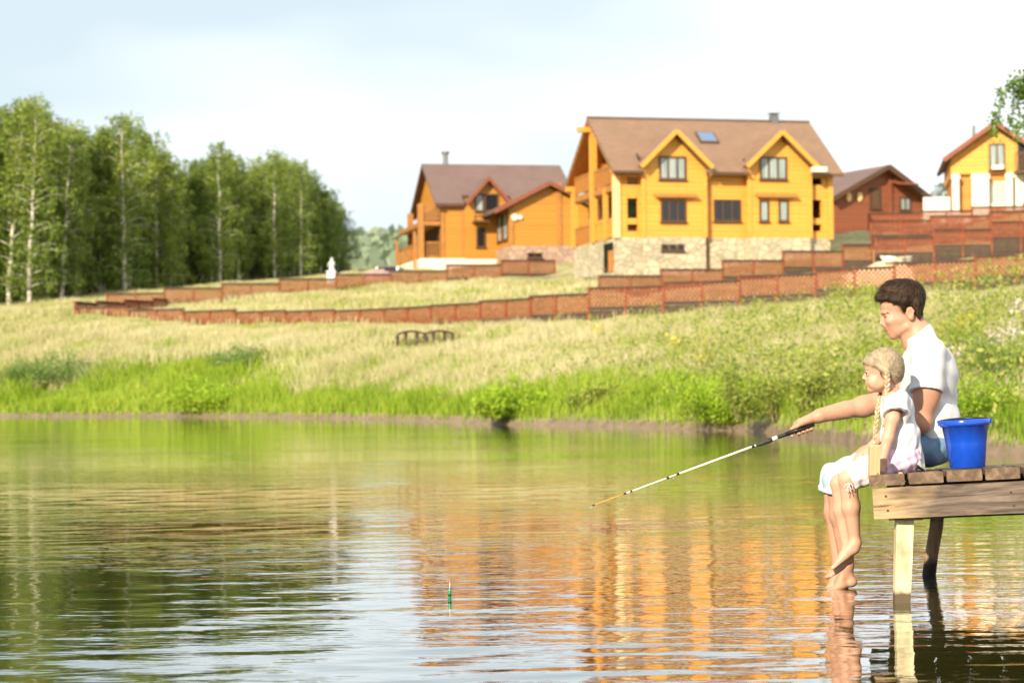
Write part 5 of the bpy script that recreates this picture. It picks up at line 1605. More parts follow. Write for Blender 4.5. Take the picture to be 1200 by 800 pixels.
for px, rr in ((788, .0085), (736, .0065), (692, .0055)):
    c = at_px(px) + side * (rr + .005)
    m = MB(); pts = [c + (side * math.cos(t_) + Vector((0, 1, 0)) * math.sin(t_)) * rr for t_ in np.linspace(0, 2 * PI, 15)]
    m.tube(pts, .0014, 6, False); m.tube([at_px(px - 3), c - side * rr], .0014, 5); m.tube([at_px(px + 3), c - side * rr], .0014, 5); m.build('line_guide', M_STEEL, rod, True)

fw = water_Y(527, 701)
fb = P(527, 701, fw)
fl = empty('fishing_float', fb, 0, 'slim green and white fishing float standing upright in the water', 'float')
fl.rotation_euler = (0, R(.6), 0)
sc_ = fw / F
M_GREENP = mat_plain('green_paint', (.01, .22, .10), .25, .1); M_REDP = mat_plain('coral_paint', (.8, .22, .12), .35, .05)
m = MB(); m.lathe([(0, -8 * sc_), (1.1 * sc_, -6 * sc_), (2.0 * sc_, -1 * sc_), (2.1 * sc_, 4 * sc_), (1.9 * sc_, 9 * sc_), (.75 * sc_, 12 * sc_)], 18); m.build('float_body', M_GREENP, fl, True)
m = MB(); m.lathe([(2.14 * sc_, 3.0 * sc_), (2.16 * sc_, 4.0 * sc_), (2.1 * sc_, 5.2 * sc_)], 18); m.build('float_band', M_BLK, fl, True)
m = MB(); m.tube([(0, 0, 11.5 * sc_), (0, 0, 19 * sc_)], .55 * sc_, 8); m.build('antenna', M_WHITE, fl, True)
m = MB(); m.tube([(0, 0, 19 * sc_), (0, 0, 23.5 * sc_)], [.6 * sc_, .35 * sc_], 8); m.build('antenna_tip', M_REDP, fl, True)
# ------------------------------------------------------------------ people: bodies grown as one smooth surface
class SDF:
    def __init__(s, lo, hi, vox):
        s.lo = np.array(lo, float); s.vox = vox
        s.n = np.ceil((np.array(hi) - s.lo) / vox).astype(int) + 1
        s.f = np.full(s.n, 0.5, np.float32)

    def _win(s, a, b, pad):
        i0 = np.clip(np.floor((np.minimum(a, b) - pad - s.lo) / s.vox).astype(int), 0, s.n)
        i1 = np.clip(np.ceil((np.maximum(a, b) + pad - s.lo) / s.vox).astype(int) + 1, 0, s.n)
        if (i1 <= i0).any(): return None, None
        sl = tuple(slice(i, j) for i, j in zip(i0, i1))
        g = [s.lo[k] + s.vox * np.arange(i0[k], i1[k]) for k in range(3)]
        return sl, (g[0][:, None, None], g[1][None, :, None], g[2][None, None, :])

    def _comb(s, sl, d, k, op):
        f = s.f[sl]
        if op == 'sub':
            a, b = f, -d
            h = np.clip(0.5 - 0.5 * (b - a) / k, 0, 1) if k > 0 else (a > b).astype(float)
            s.f[sl] = b * (1 - h) + a * h + k * h * (1 - h)
        else:
            h = np.clip(0.5 + 0.5 * (d - f) / k, 0, 1)
            s.f[sl] = d * (1 - h) + f * h - k * h * (1 - h)

    def cone(s, a, b, ra, rb, k=0.015, op='add', flat=(False, False), sq=None):
        """tapered capsule; flat=(start, end) cuts an end off square; sq=(axis vector, factor) flattens it"""
        a = np.array(a, float); b = np.array(b, float)
        sl, G = s._win(a, b, max(ra, rb) + k + 0.02)
        if sl is None: return
        d = b - a; L2 = max((d * d).sum(), 1e-9)
        q = [G[i] - a[i] for i in range(3)]
        t = (q[0] * d[0] + q[1] * d[1] + q[2] * d[2]) / L2
        tc = np.clip(t, 0, 1)
        e = [q[i] - tc * d[i] for i in range(3)]
        if sq is not None:
            ax, fac = np.array(sq[0], float) / np.linalg.norm(sq[0]), sq[1]
            p = e[0] * ax[0] + e[1] * ax[1] + e[2] * ax[2]
            e = [e[i] + p * (1 / fac - 1) * ax[i] for i in range(3)]
        D = np.sqrt(e[0] ** 2 + e[1] ** 2 + e[2] ** 2) - (ra + (rb - ra) * tc)
        L = math.sqrt(L2)
        if flat[0]: D = np.maximum(D, -t * L)
        if flat[1]: D = np.maximum(D, (t - 1) * L)
        s._comb(sl, D.astype(np.float32), k, op)

    def ell(s, c, r, k=0.015, rot=0.0, op='add', M=None):
        """ellipsoid; rot turns it in the x-z plane; M: 3x3 rows = local axes"""
        c = np.array(c, float); r = np.array(r, float)
        R_ = max(r)
        sl, G = s._win(c, c, R_ + k + 0.02)
        if sl is None: return
        q = [G[i] - c[i] for i in range(3)]
        if M is None:
            cr, sr = math.cos(rot), math.sin(rot)
            M = np.array([[cr, 0, sr], [0, 1, 0], [-sr, 0, cr]])
        l = [(M[i][0] * q[0] + M[i][1] * q[1] + M[i][2] * q[2]) for i in range(3)]
        k0 = np.sqrt(sum((l[i] / r[i]) ** 2 for i in range(3)))
        k1 = np.sqrt(sum((l[i] / r[i] ** 2) ** 2 for i in range(3))) + 1e-6
        D = k0 * (k0 - 1) / k1
        s._comb(sl, D.astype(np.float32), k, op)

    def plane(s, p, n, within=None):
        """cut away everything on the side n points to; within=(lo,hi) limits the cut"""
        p = np.array(p, float); n = np.array(n, float) / np.linalg.norm(n)
        lo, hi = (s.lo, s.lo + s.vox * s.n) if within is None else within
        sl, G = s._win(np.array(lo, float), np.array(hi, float), 0)
        D = (G[0] - p[0]) * n[0] + (G[1] - p[1]) * n[1] + (G[2] - p[2]) * n[2]
        s.f[sl] = np.maximum(s.f[sl], D.astype(np.float32))

    def ripple(s, fn):
        g = [s.lo[k] + s.vox * np.arange(s.n[k]) for k in range(3)]
        s.f += fn(g[0][:, None, None], g[1][None, :, None], g[2][None, None, :]).astype(np.float32)

    def mesh(s, name):
        f = s.f; n = f.shape
        neg = f < 0
        act = np.zeros([k - 1 for k in n], np.int8)
        off = [(i, j, k) for i in (0, 1) for j in (0, 1) for k in (0, 1)]
        S_ = lambda o: tuple(slice(o[i], n[i] - 1 + o[i]) for i in range(3))
        for o in off: act += neg[S_(o)]
        cells = np.argwhere((act > 0) & (act < 8))
        vals = {o: f[tuple((cells + o).T)] for o in off}
        acc = np.zeros((len(cells), 3)); cnt = np.zeros(len(cells))
        for o in off:
            for ax in range(3):
                if o[ax] == 0:
                    o2 = list(o); o2[ax] = 1; o2 = tuple(o2)
                    a, b = vals[o], vals[o2]
                    m_ = (a < 0) != (b < 0)
                    t = np.where(m_, a / np.where(m_, a - b, 1), 0)
                    p = np.array(o, float)[None] + np.zeros((len(cells), 3)); p[:, ax] = t
                    acc[m_] += p[m_]; cnt += m_
        V = s.lo + (cells + acc / cnt[:, None]) * s.vox
        idm = np.full([k - 1 for k in n], -1, np.int32)
        idm[tuple(cells.T)] = np.arange(len(cells))
        Q = []
        for ax in range(3):
            u, v = (ax + 1) % 3, (ax + 2) % 3
            sl0 = [slice(None)] * 3; sl1 = [slice(None)] * 3
            sl0[ax] = slice(0, n[ax] - 1); sl1[ax] = slice(1, n[ax])
            for w in (u, v):
                sl0[w] = slice(1, n[w] - 1); sl1[w] = slice(1, n[w] - 1)
            A, B = neg[tuple(sl0)], neg[tuple(sl1)]
            e = np.argwhere(A != B)
            if not len(e): continue
            fl = A[tuple(e.T)]
            base = e.copy(); base[:, u] += 1; base[:, v] += 1
            c = []
            for du, dv in ((0, 0), (-1, 0), (-1, -1), (0, -1)):
                q = base.copy(); q[:, u] += du; q[:, v] += dv
                c.append(idm[tuple(q.T)])
            c = np.stack(c, 1)
            c[~fl] = c[~fl][:, ::-1]
            Q.append(c)
        return np_mesh(name, V, [np.concatenate(Q)], True)


def mat_skin(name, c, red):
    t = NT(name)
    v = t.coord('Object')
    f = t.noise(v, 9, 4); f2 = t.noise(v, 70, 3)
    t.base(t.mix(0.3, t.ramp(f, [(.3, tuple(x * .9 for x in c)), (.7, tuple(x * 1.08 for x in c))]), t.ramp(f2, [(.35, red), (.65, c)])))
    t.set(Roughness=.5)
    t.b.inputs['Specular IOR Level'].default_value = .35
    t.b.inputs['Subsurface Weight'].default_value = .12
    t.b.inputs['Subsurface Radius'].default_value = (.012, .004, .002)
    t.b.inputs['Subsurface Scale'].default_value = .6
    t.bump(f2, .15, .002)
    return t.m


def mat_cloth(name, c, c2=None, bumpd=.006, fscale=9, weave=260):
    t = NT(name)
    f = t.noise(t.coord('Object', (1, 1, .6)), fscale, 4, .5, .8)
    wv = t.noise(t.coord('Object'), weave, 2)
    c2 = c2 or tuple(x * .88 for x in c)
    t.base(t.ramp(t.math('ADD', t.math('MULTIPLY', f, .75), t.math('MULTIPLY', wv, .25)), [(.3, c2), (.7, c)]))
    t.set(Roughness=.9); t.b.inputs['Specular IOR Level'].default_value = .15
    t.b.inputs['Sheen Weight'].default_value = .1
    t.bump(f, .5, bumpd)
    return t.m


def mat_hair(name, c0, c1, c2):
    t = NT(name)
    g = t.n('ShaderNodeNewGeometry')
    f = t.math('ADD', t.math('MULTIPLY', g.outputs['Random Per Island'], .7), t.math('MULTIPLY', t.noise(t.coord('Object'), 40, 3), .4))
    t.base(t.ramp(f, [(.2, c0), (.55, c1), (.9, c2)])); t.set(Roughness=.55); t.b.inputs['Specular IOR Level'].default_value = .22
    return t.m


M_SKINM = mat_skin('tanned_skin', (.48, .265, .175), (.46, .20, .12))
M_SKING = mat_skin('fair_skin', (.55, .32, .22), (.53, .25, .16))
M_SHIRT = mat_cloth('white_cotton', (.60, .60, .605), (.53, .54, .56))
M_SHIRTG = mat_cloth('white_cotton_thin', (.60, .60, .605), (.53, .54, .57), .005, 14)
M_JEAN = mat_cloth('blue_denim', (.16, .29, .46), (.09, .18, .32), .006, 8, 320)
M_JEANW = mat_cloth('pale_denim', (.42, .52, .58), (.30, .40, .47), .006, 8, 320)
M_LAV = mat_cloth('lavender_cotton', (.74, .60, .72), (.62, .47, .62), .008, 12)
M_HAIRM = mat_hair('dark_brown_hair', (.012, .0065, .004), (.034, .018, .010), (.095, .055, .030))
M_HAIRG = mat_hair('blond_hair', (.26, .19, .11), (.42, .33, .21), (.58, .49, .35))
M_EYE = mat_plain('eye_white', (.6, .58, .55), .2, .05)
M_IRIS = mat_plain('dark_iris', (.02, .014, .01), .15, .1)
M_BRAID_TIE = mat_plain('hair_tie', (.6, .55, .5), .6, .1)
vsub = lambda a, b: np.array(a, float) - np.array(b, float)


def fingers(sd, wrist, fwd, up, lat, sc, curl, spread=.012, thumb_side=1, k=.006, rf=.0085):
    """a whole hand: palm, four bent fingers of different length and a thumb. fwd: towards the fingertips, up: back of the hand, lat: towards the thumb side"""
    w = np.array(wrist, float); f = np.array(fwd, float); f /= np.linalg.norm(f)
    u = np.array(up, float); u -= f * (u @ f); u /= np.linalg.norm(u)
    l = np.cross(u, f) * thumb_side
    P_ = lambda a, b, c: w + (f * a + u * b + l * c) * sc
    for c0, c1 in ((-.028, -.012), (-.012, .004), (.004, .018), (.018, .03)):
        sd.cone(P_(.0, 0, (c0 + c1) / 2 * .6), P_(.085, .004, (c0 + c1) / 2 * 1.1), .014 * sc, .0125 * sc, .012)
    for c, ln, bs in ((.030, .068, .086), (.010, .078, .090), (-.011, .072, .086), (-.031, .056, .078)):
        p = P_(bs, .003, c); ang = curl * .35
        seg = [.46, .30, .24]
        for i, sg in enumerate(seg):
            d = f * math.cos(ang) - u * math.sin(ang) + l * (c * 1.6)
            d /= np.linalg.norm(d)
            q = p + d * ln * sg * sc
            sd.cone(p, q, rf * sc * (1 - .08 * i), rf * sc * (.93 - .1 * i), k)
            p = q; ang += curl * (.8 if i == 0 else .6)
    a = P_(.012, -.004, .022); b = P_(.045, -.010, .047); c = P_(.072, -.016, .05); d = P_(.094, -.02, .044)
    sd.cone(a, b, .0155 * sc, .0125 * sc, .012); sd.cone(b, c, .0115 * sc, .010 * sc, k); sd.cone(c, d, .010 * sc, .0082 * sc, k)


def foot(sd, ankle, heel, toe, sc, side):
    """foot from ankle, heel and toe points (sole side), five toes"""
    an, he, to = [np.array(v, float) for v in (ankle, heel, toe)]
    d = to - he; L = np.linalg.norm(d); d /= L
    up = an - he; up -= d * (up @ d); up /= np.linalg.norm(up)
    lt = np.cross(up, d) * side
    Q = lambda a, b, c: he + d * a * L + up * b * L + lt * c * L
    sd.ell(Q(.07, .11, 0), (.105 * L, .10 * L, .12 * L), .03)
    sd.cone(an, Q(.10, .14, 0), .13 * L, .12 * L, .02)
    sd.cone(an, Q(.45, .17, .02), .13 * L, .11 * L, .025)
    sd.cone(Q(.08, .10, 0), Q(.62, .07, .0), .10 * L, .085 * L, .02, sq=(up, .8))
    sd.cone(Q(.40, .13, .05), Q(.74, .075, .085), .11 * L, .082 * L, .02); sd.cone(Q(.40, .10, -.05), Q(.70, .06, -.10), .095 * L, .072 * L, .02)
    for i, (c, ln, r) in enumerate(((.115, .185, .068), (.045, .185, .053), (-.015, .165, .050), (-.07, .145, .049), (-.12, .12, .048))):
        a = Q(.74 - .02 * i, .065, c); b = Q(.74 + ln, .045, c * 1.02)
        sd.cone(a, b, r * L, r * .92 * L, .006)


def bilat(fn, *lats):
    for s_ in (-1, 1): fn(s_)


def strands(name, roots, nrm, flow, length, mat, parent, rng, width=.0022, lift=.004, seg=4, curl=.25, droop=0.0):
    """thin tapered locks lying on the scalp along the flow"""
    n = len(roots)
    p = roots + nrm * .001
    d = flow / (np.linalg.norm(flow, axis=1)[:, None] + 1e-9)
    d = d + rng.normal(size=(n, 3)) * curl; d /= np.linalg.norm(d, axis=1)[:, None]
    rows = []; side0 = np.cross(nrm, d); side0 /= np.linalg.norm(side0, axis=1)[:, None] + 1e-9
    L = length * rng.uniform(.6, 1.25, n)[:, None]
    w = width * rng.uniform(.6, 1.4, n)[:, None]
    for i in range(seg + 1):
        u = i / seg
        wd = w * (1 - u) ** .6 * .5
        c = p + d * L * u + nrm * lift * math.sin(PI * min(1, u * .8 + .1)) - nrm * (L * u) ** 2 * 4.5 + np.array([0, 0, -1.0]) * droop * u * u
        rows.append(np.stack([c - side0 * wd, c + side0 * wd], 1))
    V = np.stack(rows, 1).reshape(n, (seg + 1) * 2, 3)
    b = (np.arange(n) * (seg + 1) * 2)[:, None]
    Q = np.concatenate([np.stack([b[:, 0] + 2 * i, b[:, 0] + 2 * i + 1, b[:, 0] + 2 * i + 3, b[:, 0] + 2 * i + 2], 1) for i in range(seg)])
    return obj(name, np_mesh(name, V.reshape(-1, 3), [Q], True), mat, parent)


def surf(me, rng, n, keep=None):
    """n random vertices of a mesh with their normals"""
    co = np.empty(len(me.vertices) * 3, np.float32); me.vertices.foreach_get('co', co); co = co.reshape(-1, 3)
    no = np.empty(len(me.vertices) * 3, np.float32); me.vertex_normals.foreach_get('vector', no); no = no.reshape(-1, 3)
    if keep is not None:
        k = keep(co, no); co, no = co[k], no[k]
    i = rng.integers(0, len(co), n)
    return co[i].astype(float), no[i].astype(float)


def tangent(v, n):
    return v - n * (v * n).sum(1)[:, None]


# ============================================================ the man
YM = 10.42
pm = YM / F                                   # metres per photo pixel at the man
J = lambda px, py, lat=0.0: np.array(P(px, py, YM - lat))       # lat > 0: nearer the camera
man = empty('person', (0, 0, 0), 0, 'man in a white t-shirt and rolled jeans sitting on the dock holding the fishing rod', 'person')
lo = J(922, 712, .36); hi = J(1140, 318, -.40)
lo = np.minimum(lo, hi); hi = np.maximum(J(922, 712, .36), J(1140, 318, -.40)); lo[2] = -.10
sd = SDF(lo, hi, .0042)
# head
sd.ell(J(1057.5, 351.5), (25.0 * pm, .077, 20.5 * pm), .02, R(14))
sd.ell(J(1047.5, 371.5), (11.8 * pm, .058, 22.5 * pm), .018, R(22))
sd.ell(J(1041, 358.5), (9.3 * pm, .056, 9.3 * pm), .014)
sd.ell(J(1056, 374), (14 * pm, .064, 12 * pm), .018)
for s_ in (-1, 1):
    sd.cone(J(1034.6, 366.3, .008 * s_), J(1037.5, 366.5, .040 * s_), 2.7 * pm, 2.2 * pm, .009)
    sd.ell(J(1044.0, 376.5, .041 * s_), (6 * pm, .017, 4.5 * pm), .022)
    sd.ell(J(1036.4, 371.0, .033 * s_), (2.6 * pm, .014, 2.3 * pm), .008, op='sub')
    sd.ell(J(1040.0, 370.6, .032 * s_), (3.1 * pm, .0135, 2.7 * pm), .004)
    sd.cone(J(1037.0, 369.6, .021 * s_), J(1039.2, 370.2, .046 * s_), 1.0 * pm, 1.0 * pm, .004); sd.cone(J(1037.9, 373.4, .022 * s_), J(1040.0, 373.2, .043 * s_), .9 * pm, .9 * pm, .004)
    sd.cone(J(1048, 391.5, .012 * s_), J(1063, 382.5, .050 * s_), 4.2 * pm, 4.4 * pm, .015)
    sd.ell(J(1037.6, 381.3, .0105 * s_), (2.7 * pm, .008, 1.9 * pm), .005)
    # ear
    M3 = np.array([[.94, -.25 * s_, .22], [.26 * s_, .96, 0], [-.21, .06 * s_, .97]])
    sd.ell(J(1066.5, 367.5, .077 * s_), (4.3 * pm, .0085, 8.2 * pm), .004, M=M3)
    sd.ell(J(1066.0, 367.0, .087 * s_), (2.4 * pm, .0095, 5.2 * pm), .003, M=M3, op='sub')
    sd.cone(J(1070.5, 364.5, .0835 * s_), J(1068, 372.5, .0815 * s_), 1.15 * pm, 1.2 * pm, .004)
    sd.cone(J(1067.5, 360.2, .083 * s_), J(1070.5, 364.5, .084 * s_), 1.1 * pm, 1.2 * pm, .004)
    sd.cone(J(1062.2, 366.5, .077 * s_), J(1062.6, 369.5, .077 * s_), 1.2 * pm, 1.0 * pm, .004)
sd.cone(J(1034.6, 370.0), J(1032.9, 379.0), 1.7 * pm, 2.5 * pm, .006)
sd.ell(J(1033.2, 379.6), (2.5 * pm, .010, 2.2 * pm), .005)
sd.cone(J(1035.5, 380.5), J(1039.5, 384.5), 1.8 * pm, 2.2 * pm, .005)
sd.ell(J(1048.0, 385.5), (8.0 * pm, .045, 8.5 * pm), .022, R(22)); sd.ell(J(1044.5, 380.5), (7.5 * pm, .040, 7.5 * pm), .02, R(22))
sd.cone(J(1040.6, 386.2, -.017), J(1040.6, 386.2, .017), 1.4 * pm, 1.4 * pm, .006)
sd.cone(J(1042.0, 389.6, -.015), J(1042.0, 389.6, .015), 1.6 * pm, 1.6 * pm, .006)
sd.cone(J(1039.3, 387.9, -.021), J(1039.3, 387.9, .021), .5 * pm, .5 * pm, .003, op='sub')
sd.ell(J(1046.8, 393.4), (5.0 * pm, .022, 4.6 * pm), .014)
# neck and trunk
sd.cone(J(1068, 376), J(1077, 402), 14.5 * pm, 16 * pm, .02)
sd.cone(J(1060, 385), J(1068, 402), 8.5 * pm, 10 * pm, .02)
sd.cone(J(1077, 391), J(1088, 411, .10), .05, .06, .04); sd.cone(J(1077, 391), J(1086, 412, -.10), .05, .06, .04)
sd.ell(J(1088, 440), (.118, .175, .17), .04); sd.ell(J(1092, 488), (.105, .15, .15), .04); sd.ell(J(1092, 520), (.105, .165, .10), .04)
# near arm: upper arm hangs down, forearm passes behind the girl to the thigh
sd.cone(J(1089, 414, .175), J(1088, 452, .212), .062, .058, .03)
sd.cone(J(1088, 448, .212), J(1080, 496, .190), .060, .043, .03)
sd.ell(J(1086, 462, .205), (.062, .052, .075), .03, R(-6))
sd.cone(J(1080, 494, .190), J(1058, 507, .130), .044, .045, .025)
sd.cone(J(1058, 507, .130), J(1027, 521, .10), .042, .027, .025)
fingers(sd, J(1027, 521, .10), J(1010, 529, .085) - J(1027, 521, .10), (-.15, -.1, 1.0), None, .92, .55, thumb_side=-1)
# far arm holding the rod
sd.cone(J(1085, 414, -.17), J(1032, 472, -.19), .062, .050, .03)
sd.cone(J(1034, 470.5, -.19), J(1012, 476, -.17), .052, .050, .03)
sd.cone(J(1012, 476, -.17), J(962, 486.5, -.11), .048, .027, .03, sq=((0, 1, 0), .95))
sd.cone(J(990, 480, -.15), J(960, 487, -.11), .038, .028, .03)
# hand around the grip, in the frame of the rod
ra = np.array(rdir); rn = np.array((-rdir.z, 0, rdir.x)); rn = rn if rn[2] > 0 else -rn; rb2 = np.array((0, -1.0, 0))
r0 = np.array(rp0) + ra * .052
G_ = lambda a, n_, b: r0 + ra * a + rn * n_ + rb2 * b
wr = J(961, 487, -.11)
for b_, n_ in ((-.020, .026), (-.004, .033), (.012, .034)):
    sd.cone(wr + rb2 * b_ * .6, G_(.012, n_ * .95, b_), .022, .0165, .018)
sd.cone(wr, G_(-.005, .026, -.022), .024, .017, .018)
for a, ln in ((.034, 1.0), (.012, 1.05), (-.010, 1.0), (-.031, .86)):
    p0 = G_(a - .004, .030, -.014); p1 = G_(a + .006, .012, -.031 * ln); p2 = G_(a + .006, -.014, -.021 * ln); p3 = G_(a + .003, -.0215, .002); p4 = G_(a, -.0175, .019 * ln)
    sd.cone(p0, p1, .0098, .0092, .008); sd.cone(p1, p2, .0090, .0086, .005); sd.cone(p2, p3, .0086, .0082, .005); sd.cone(p3, p4, .0082, .0072, .005)
sd.cone(G_(-.035, .030, .012), G_(.004, .026, .022), .0165, .0125, .014); sd.cone(G_(.004, .026, .022), G_(.036, .0195, .016), .0118, .0102, .006); sd.cone(G_(.036, .0195, .016), G_(.062, .0165, .006), .0100, .0080, .005)
# index finger stretched along the grip
sd.cone(G_(.034, .028, -.012), G_(.062, .004, -.020), .0098, .0088, .008); sd.cone(G_(.062, .004, -.020), G_(.073, -.016, -.006), .0086, .0080, .005); sd.cone(G_(.073, -.016, -.006), G_(.070, -.019, .010), .0080, .0070, .005)
# legs
for s_, hip, kn, cf, ank in ((1, (1090, 521, .095), (980, 561, .075), (985, 603, .065), (992.5, 662, .04)), (-1, (1088, 521, -.095), (976, 558, -.085), (979, 600, -.075), (983.5, 660, -.03))):
    sd.cone(J(*hip), J(1020, 541, .09 * s_), .085, .068, .03); sd.cone(J(1020, 541, .09 * s_), J(*kn), .068, .054, .03)
    sd.cone(J(*kn), J(*cf), .052, .050, .03); sd.cone(J(*cf), J(*ank), .050, .034, .03)
foot(sd, J(992, 662, .04), J(1003, 685, .045), J(965, 698, .06), 1, 1)
foot(sd, J(983.5, 664, -.03), J(993, 688, -.03), J(956, 700, -.02), 1, -1)
body_me = sd.mesh('body')
body = obj('body', body_me, M_SKINM, man)

# t-shirt
lo = J(1030, 540, .32); hi = J(1135, 370, -.32)
sh = SDF(np.minimum(lo, hi), np.maximum(lo, hi), .0048)
sh.cone(J(1077, 393), J(1088, 413, .12), .062, .072, .05); sh.cone(J(1077, 393), J(1086, 414, -.12), .062, .072, .05)
sh.ell(J(1087.5, 441), (.143, .205, .180), .05); sh.ell(J(1091, 488), (.132, .182, .17), .05)
sh.cone(J(1092, 500), J(1094, 535), .130, .135, .04, flat=(False, True), sq=((0, 1, 0), 1.32))
sh.cone(J(1089, 413, .165), J(1085.5, 459.5, .222), .079, .080, .035, flat=(False, True))
sh.cone(J(1085, 414, -.165), J(1057, 445, -.185), .078, .076, .035, flat=(False, True))
sh.cone(J(1087.5, 447, .212), J(1085, 466, .222), .066, .068, .004, op='sub')
sh.ripple(lambda X, Y, Z: .0045 * np.sin((X * 26 + Z * 40 + 14 * np.sin(Z * 9 + Y * 4) * .12) + 3 * Y) * np.clip((1.02 - Z) * 3.2, .12, 1) + .0048 * np.sin(X * 60 - Z * 34 + Y * 26) * np.clip((.95 - Z) * 3, .08, 1) + .0016 * np.sin(Z * 70 + X * 30))
c0, c1 = J(1059, 399.5), J(1088.5, 378.5)
nrm = np.array((-(c1 - c0)[2], 0, (c1 - c0)[0])); nrm = nrm if nrm[2] > 0 else -nrm
sh.plane(c0, nrm, (J(1030, 410, .085), J(1135, 365, -.085))) if False else sh.plane(c0, nrm)
h0, h1 = J(1066, 508), J(1111, 527)
nrm = np.array(((h1 - h0)[2], 0, -(h1 - h0)[0])); nrm = nrm if nrm[2] < 0 else -nrm
sh.plane(h0, nrm)
shirt = obj('shirt', sh.mesh('shirt'), M_SHIRT, man)

# jeans
lo = J(955, 590, .30); hi = J(1130, 495, -.30)
je = SDF(np.minimum(lo, hi), np.maximum(lo, hi), .0048)
je.ell(J(1091, 521), (.118, .178, .105), .04)
for s_, hip, kn in ((1, (1088, 523, .095), (981, 560.5, .075)), (-1, (1086, 521, -.095), (977, 557.5, -.085))):
    je.cone(J(*hip), J(1020, 543, .092 * s_), .096, .078, .03); je.cone(J(1020, 543, .092 * s_), J(*kn), .078, .065, .02)
    kx, ky, kl = kn
    je.cone(J(kx, ky, kl), J(kx - 1.5, ky + 18, kl), .064, .066, .015, flat=(False, True))
    je.cone(J(kx - 1.2, ky + 12.5, kl), J(kx - 1.5, ky + 18.5, kl), .069, .070, .003, flat=(True, True))
je.ripple(lambda X, Y, Z: .0030 * np.sin(X * 55 + Z * 45 + 12 * Y) + .002 * np.sin(X * 95 - Z * 60))
je.plane(J(1090, 503), (.25, 0, 1))
tj = NT('faded_sunlit_denim')  # knees paler from fading and from sunlight, both put into the colour
sx3 = tj.n('ShaderNodeSeparateXYZ'); tj.l(tj.coord('Object'), sx3.inputs[0])
kx_ = J(1000, 540)[0]; wx_ = J(1065, 540)[0]
dn = tj.noise(tj.coord('Object'), 16, 4, .6, .8); wv = tj.noise(tj.coord('Object'), 330, 2)
mrx = tj.n('ShaderNodeMapRange'); tj.l(sx3.outputs['X'], mrx.inputs['Value'])
mrx.inputs['From Min'].default_value = kx_; mrx.inputs['From Max'].default_value = wx_
cA = tj.ramp(dn, [(.3, (.30, .41, .48)), (.7, (.52, .60, .63))]); cB = tj.ramp(dn, [(.3, (.06, .13, .25)), (.7, (.13, .24, .38))])
tj.base(tj.mix(.12, tj.mix(mrx.outputs['Result'], cA, cB), tj.ramp(wv, [(.4, (.1, .18, .3)), (.6, (.5, .6, .68))]))); tj.set(Roughness=.9); tj.bump(dn, .5, .005)
jeans = obj('jeans', je.mesh('jeans'), tj.m, man)

# hair: a close cap and combed locks
lo = J(1015, 385, .11); hi = J(1090, 318, -.11)
hr = SDF(np.minimum(lo, hi), np.maximum(lo, hi), .0036)
hr.ell(J(1058, 349.5), (26.3 * pm, .083, 21.5 * pm), .012, R(14))
hr.cone(J(1033, 348, -.03), J(1033, 348, .03), 6.2 * pm, 6.2 * pm, .012); hr.ell(J(1046, 337), (15 * pm, .06, 8.5 * pm), .015, R(18)); hr.ell(J(1062, 336), (14 * pm, .06, 8 * pm), .015)
hr.ell(J(1073, 355), (9.5 * pm, .062, 16.5 * pm), .012, R(-4))
for s_ in (-1, 1):
    hr.cone(J(1040, 347, .052 * s_), J(1060, 350, .076 * s_), 5.5 * pm, 5.5 * pm, .012)
    hr.cone(J(1057.5, 354, .074 * s_), J(1058.5, 364.5, .071 * s_), 2.6 * pm, 1.7 * pm, .008)
    hr.cone(J(1074, 352, .066 * s_), J(1076.5, 368, .05 * s_), 5 * pm, 4.2 * pm, .012)
# the face and the skin round the ears stay clear
hr.ell(J(1036.5, 366, 0), (16 * pm, .12, 12.5 * pm), .006, R(8), op='sub')
hr.ell(J(1048, 369, 0), (10.5 * pm, .12, 13.5 * pm), .005, R(12), op='sub')
for s_ in (-1, 1):
    hr.ell(J(1065.5, 368, .084 * s_), (5.2 * pm, .022, 9.5 * pm), .004, R(-8), op='sub')
hr.ell(J(1062, 388), (15 * pm, .12, 18 * pm), .004, op='sub')
hr.ripple(lambda X, Y, Z: .0009 * np.sin(X * 160 + 3 * np.sin(Z * 60) + Y * 90))
hme = hr.mesh('hair')
hair = obj('hair', hme, M_HAIRM, man)
rng = np.random.default_rng(9)
rt, nr = surf(hme, rng, 6000, lambda c, n_: n_[:, 2] > -.55)
crown_ = J(1070, 335)
away = rt - crown_; away[:, 2] -= .03
strands('hair_locks', rt, nr, tangent(away, nr), .032, M_HAIRM, hair, rng, .0019, .0028, 4, .13)
rt3, nr3 = surf(hme, rng, 260, lambda c, n_: (n_[:, 2] > .1))
strands('loose_locks', rt3, nr3, tangent(rt3 - crown_ + rng.normal(size=rt3.shape) * .02, nr3), .034, M_HAIRM, hair, rng, .0022, .008, 5, .22)
# stubble-dark brows and the eyes
for s_ in (-1, 1):
    m = MB(); m.tube([J(1034.2, 366.6, .012 * s_), J(1034.8, 365.4, .026 * s_), J(1037.6, 365.6, .043 * s_), J(1041.6, 367.2, .0525 * s_)], [.0020, .0034, .0030, .0012], 7); m.build('eyebrow', M_HAIRM, man, True)
    m = MB(); m.ball(J(1040.6, 371.4, .0320 * s_), .0105, 10); ey = m.build('eye', M_EYE, man, True)
    m = MB(); m.ball(J(1038.4, 371.9, .0335 * s_), .0058, 8, (.55, .9, 1)); m.build('iris', M_IRIS, ey, True)
    m = MB(); m.tube([J(1036.4, 371.2, .023 * s_), J(1036.2, 370.8, .033 * s_), J(1038.8, 371.0, .0445 * s_)], [.0013, .0021, .0013], 6); m.build('upper_lashes', M_HAIRM, ey, True)

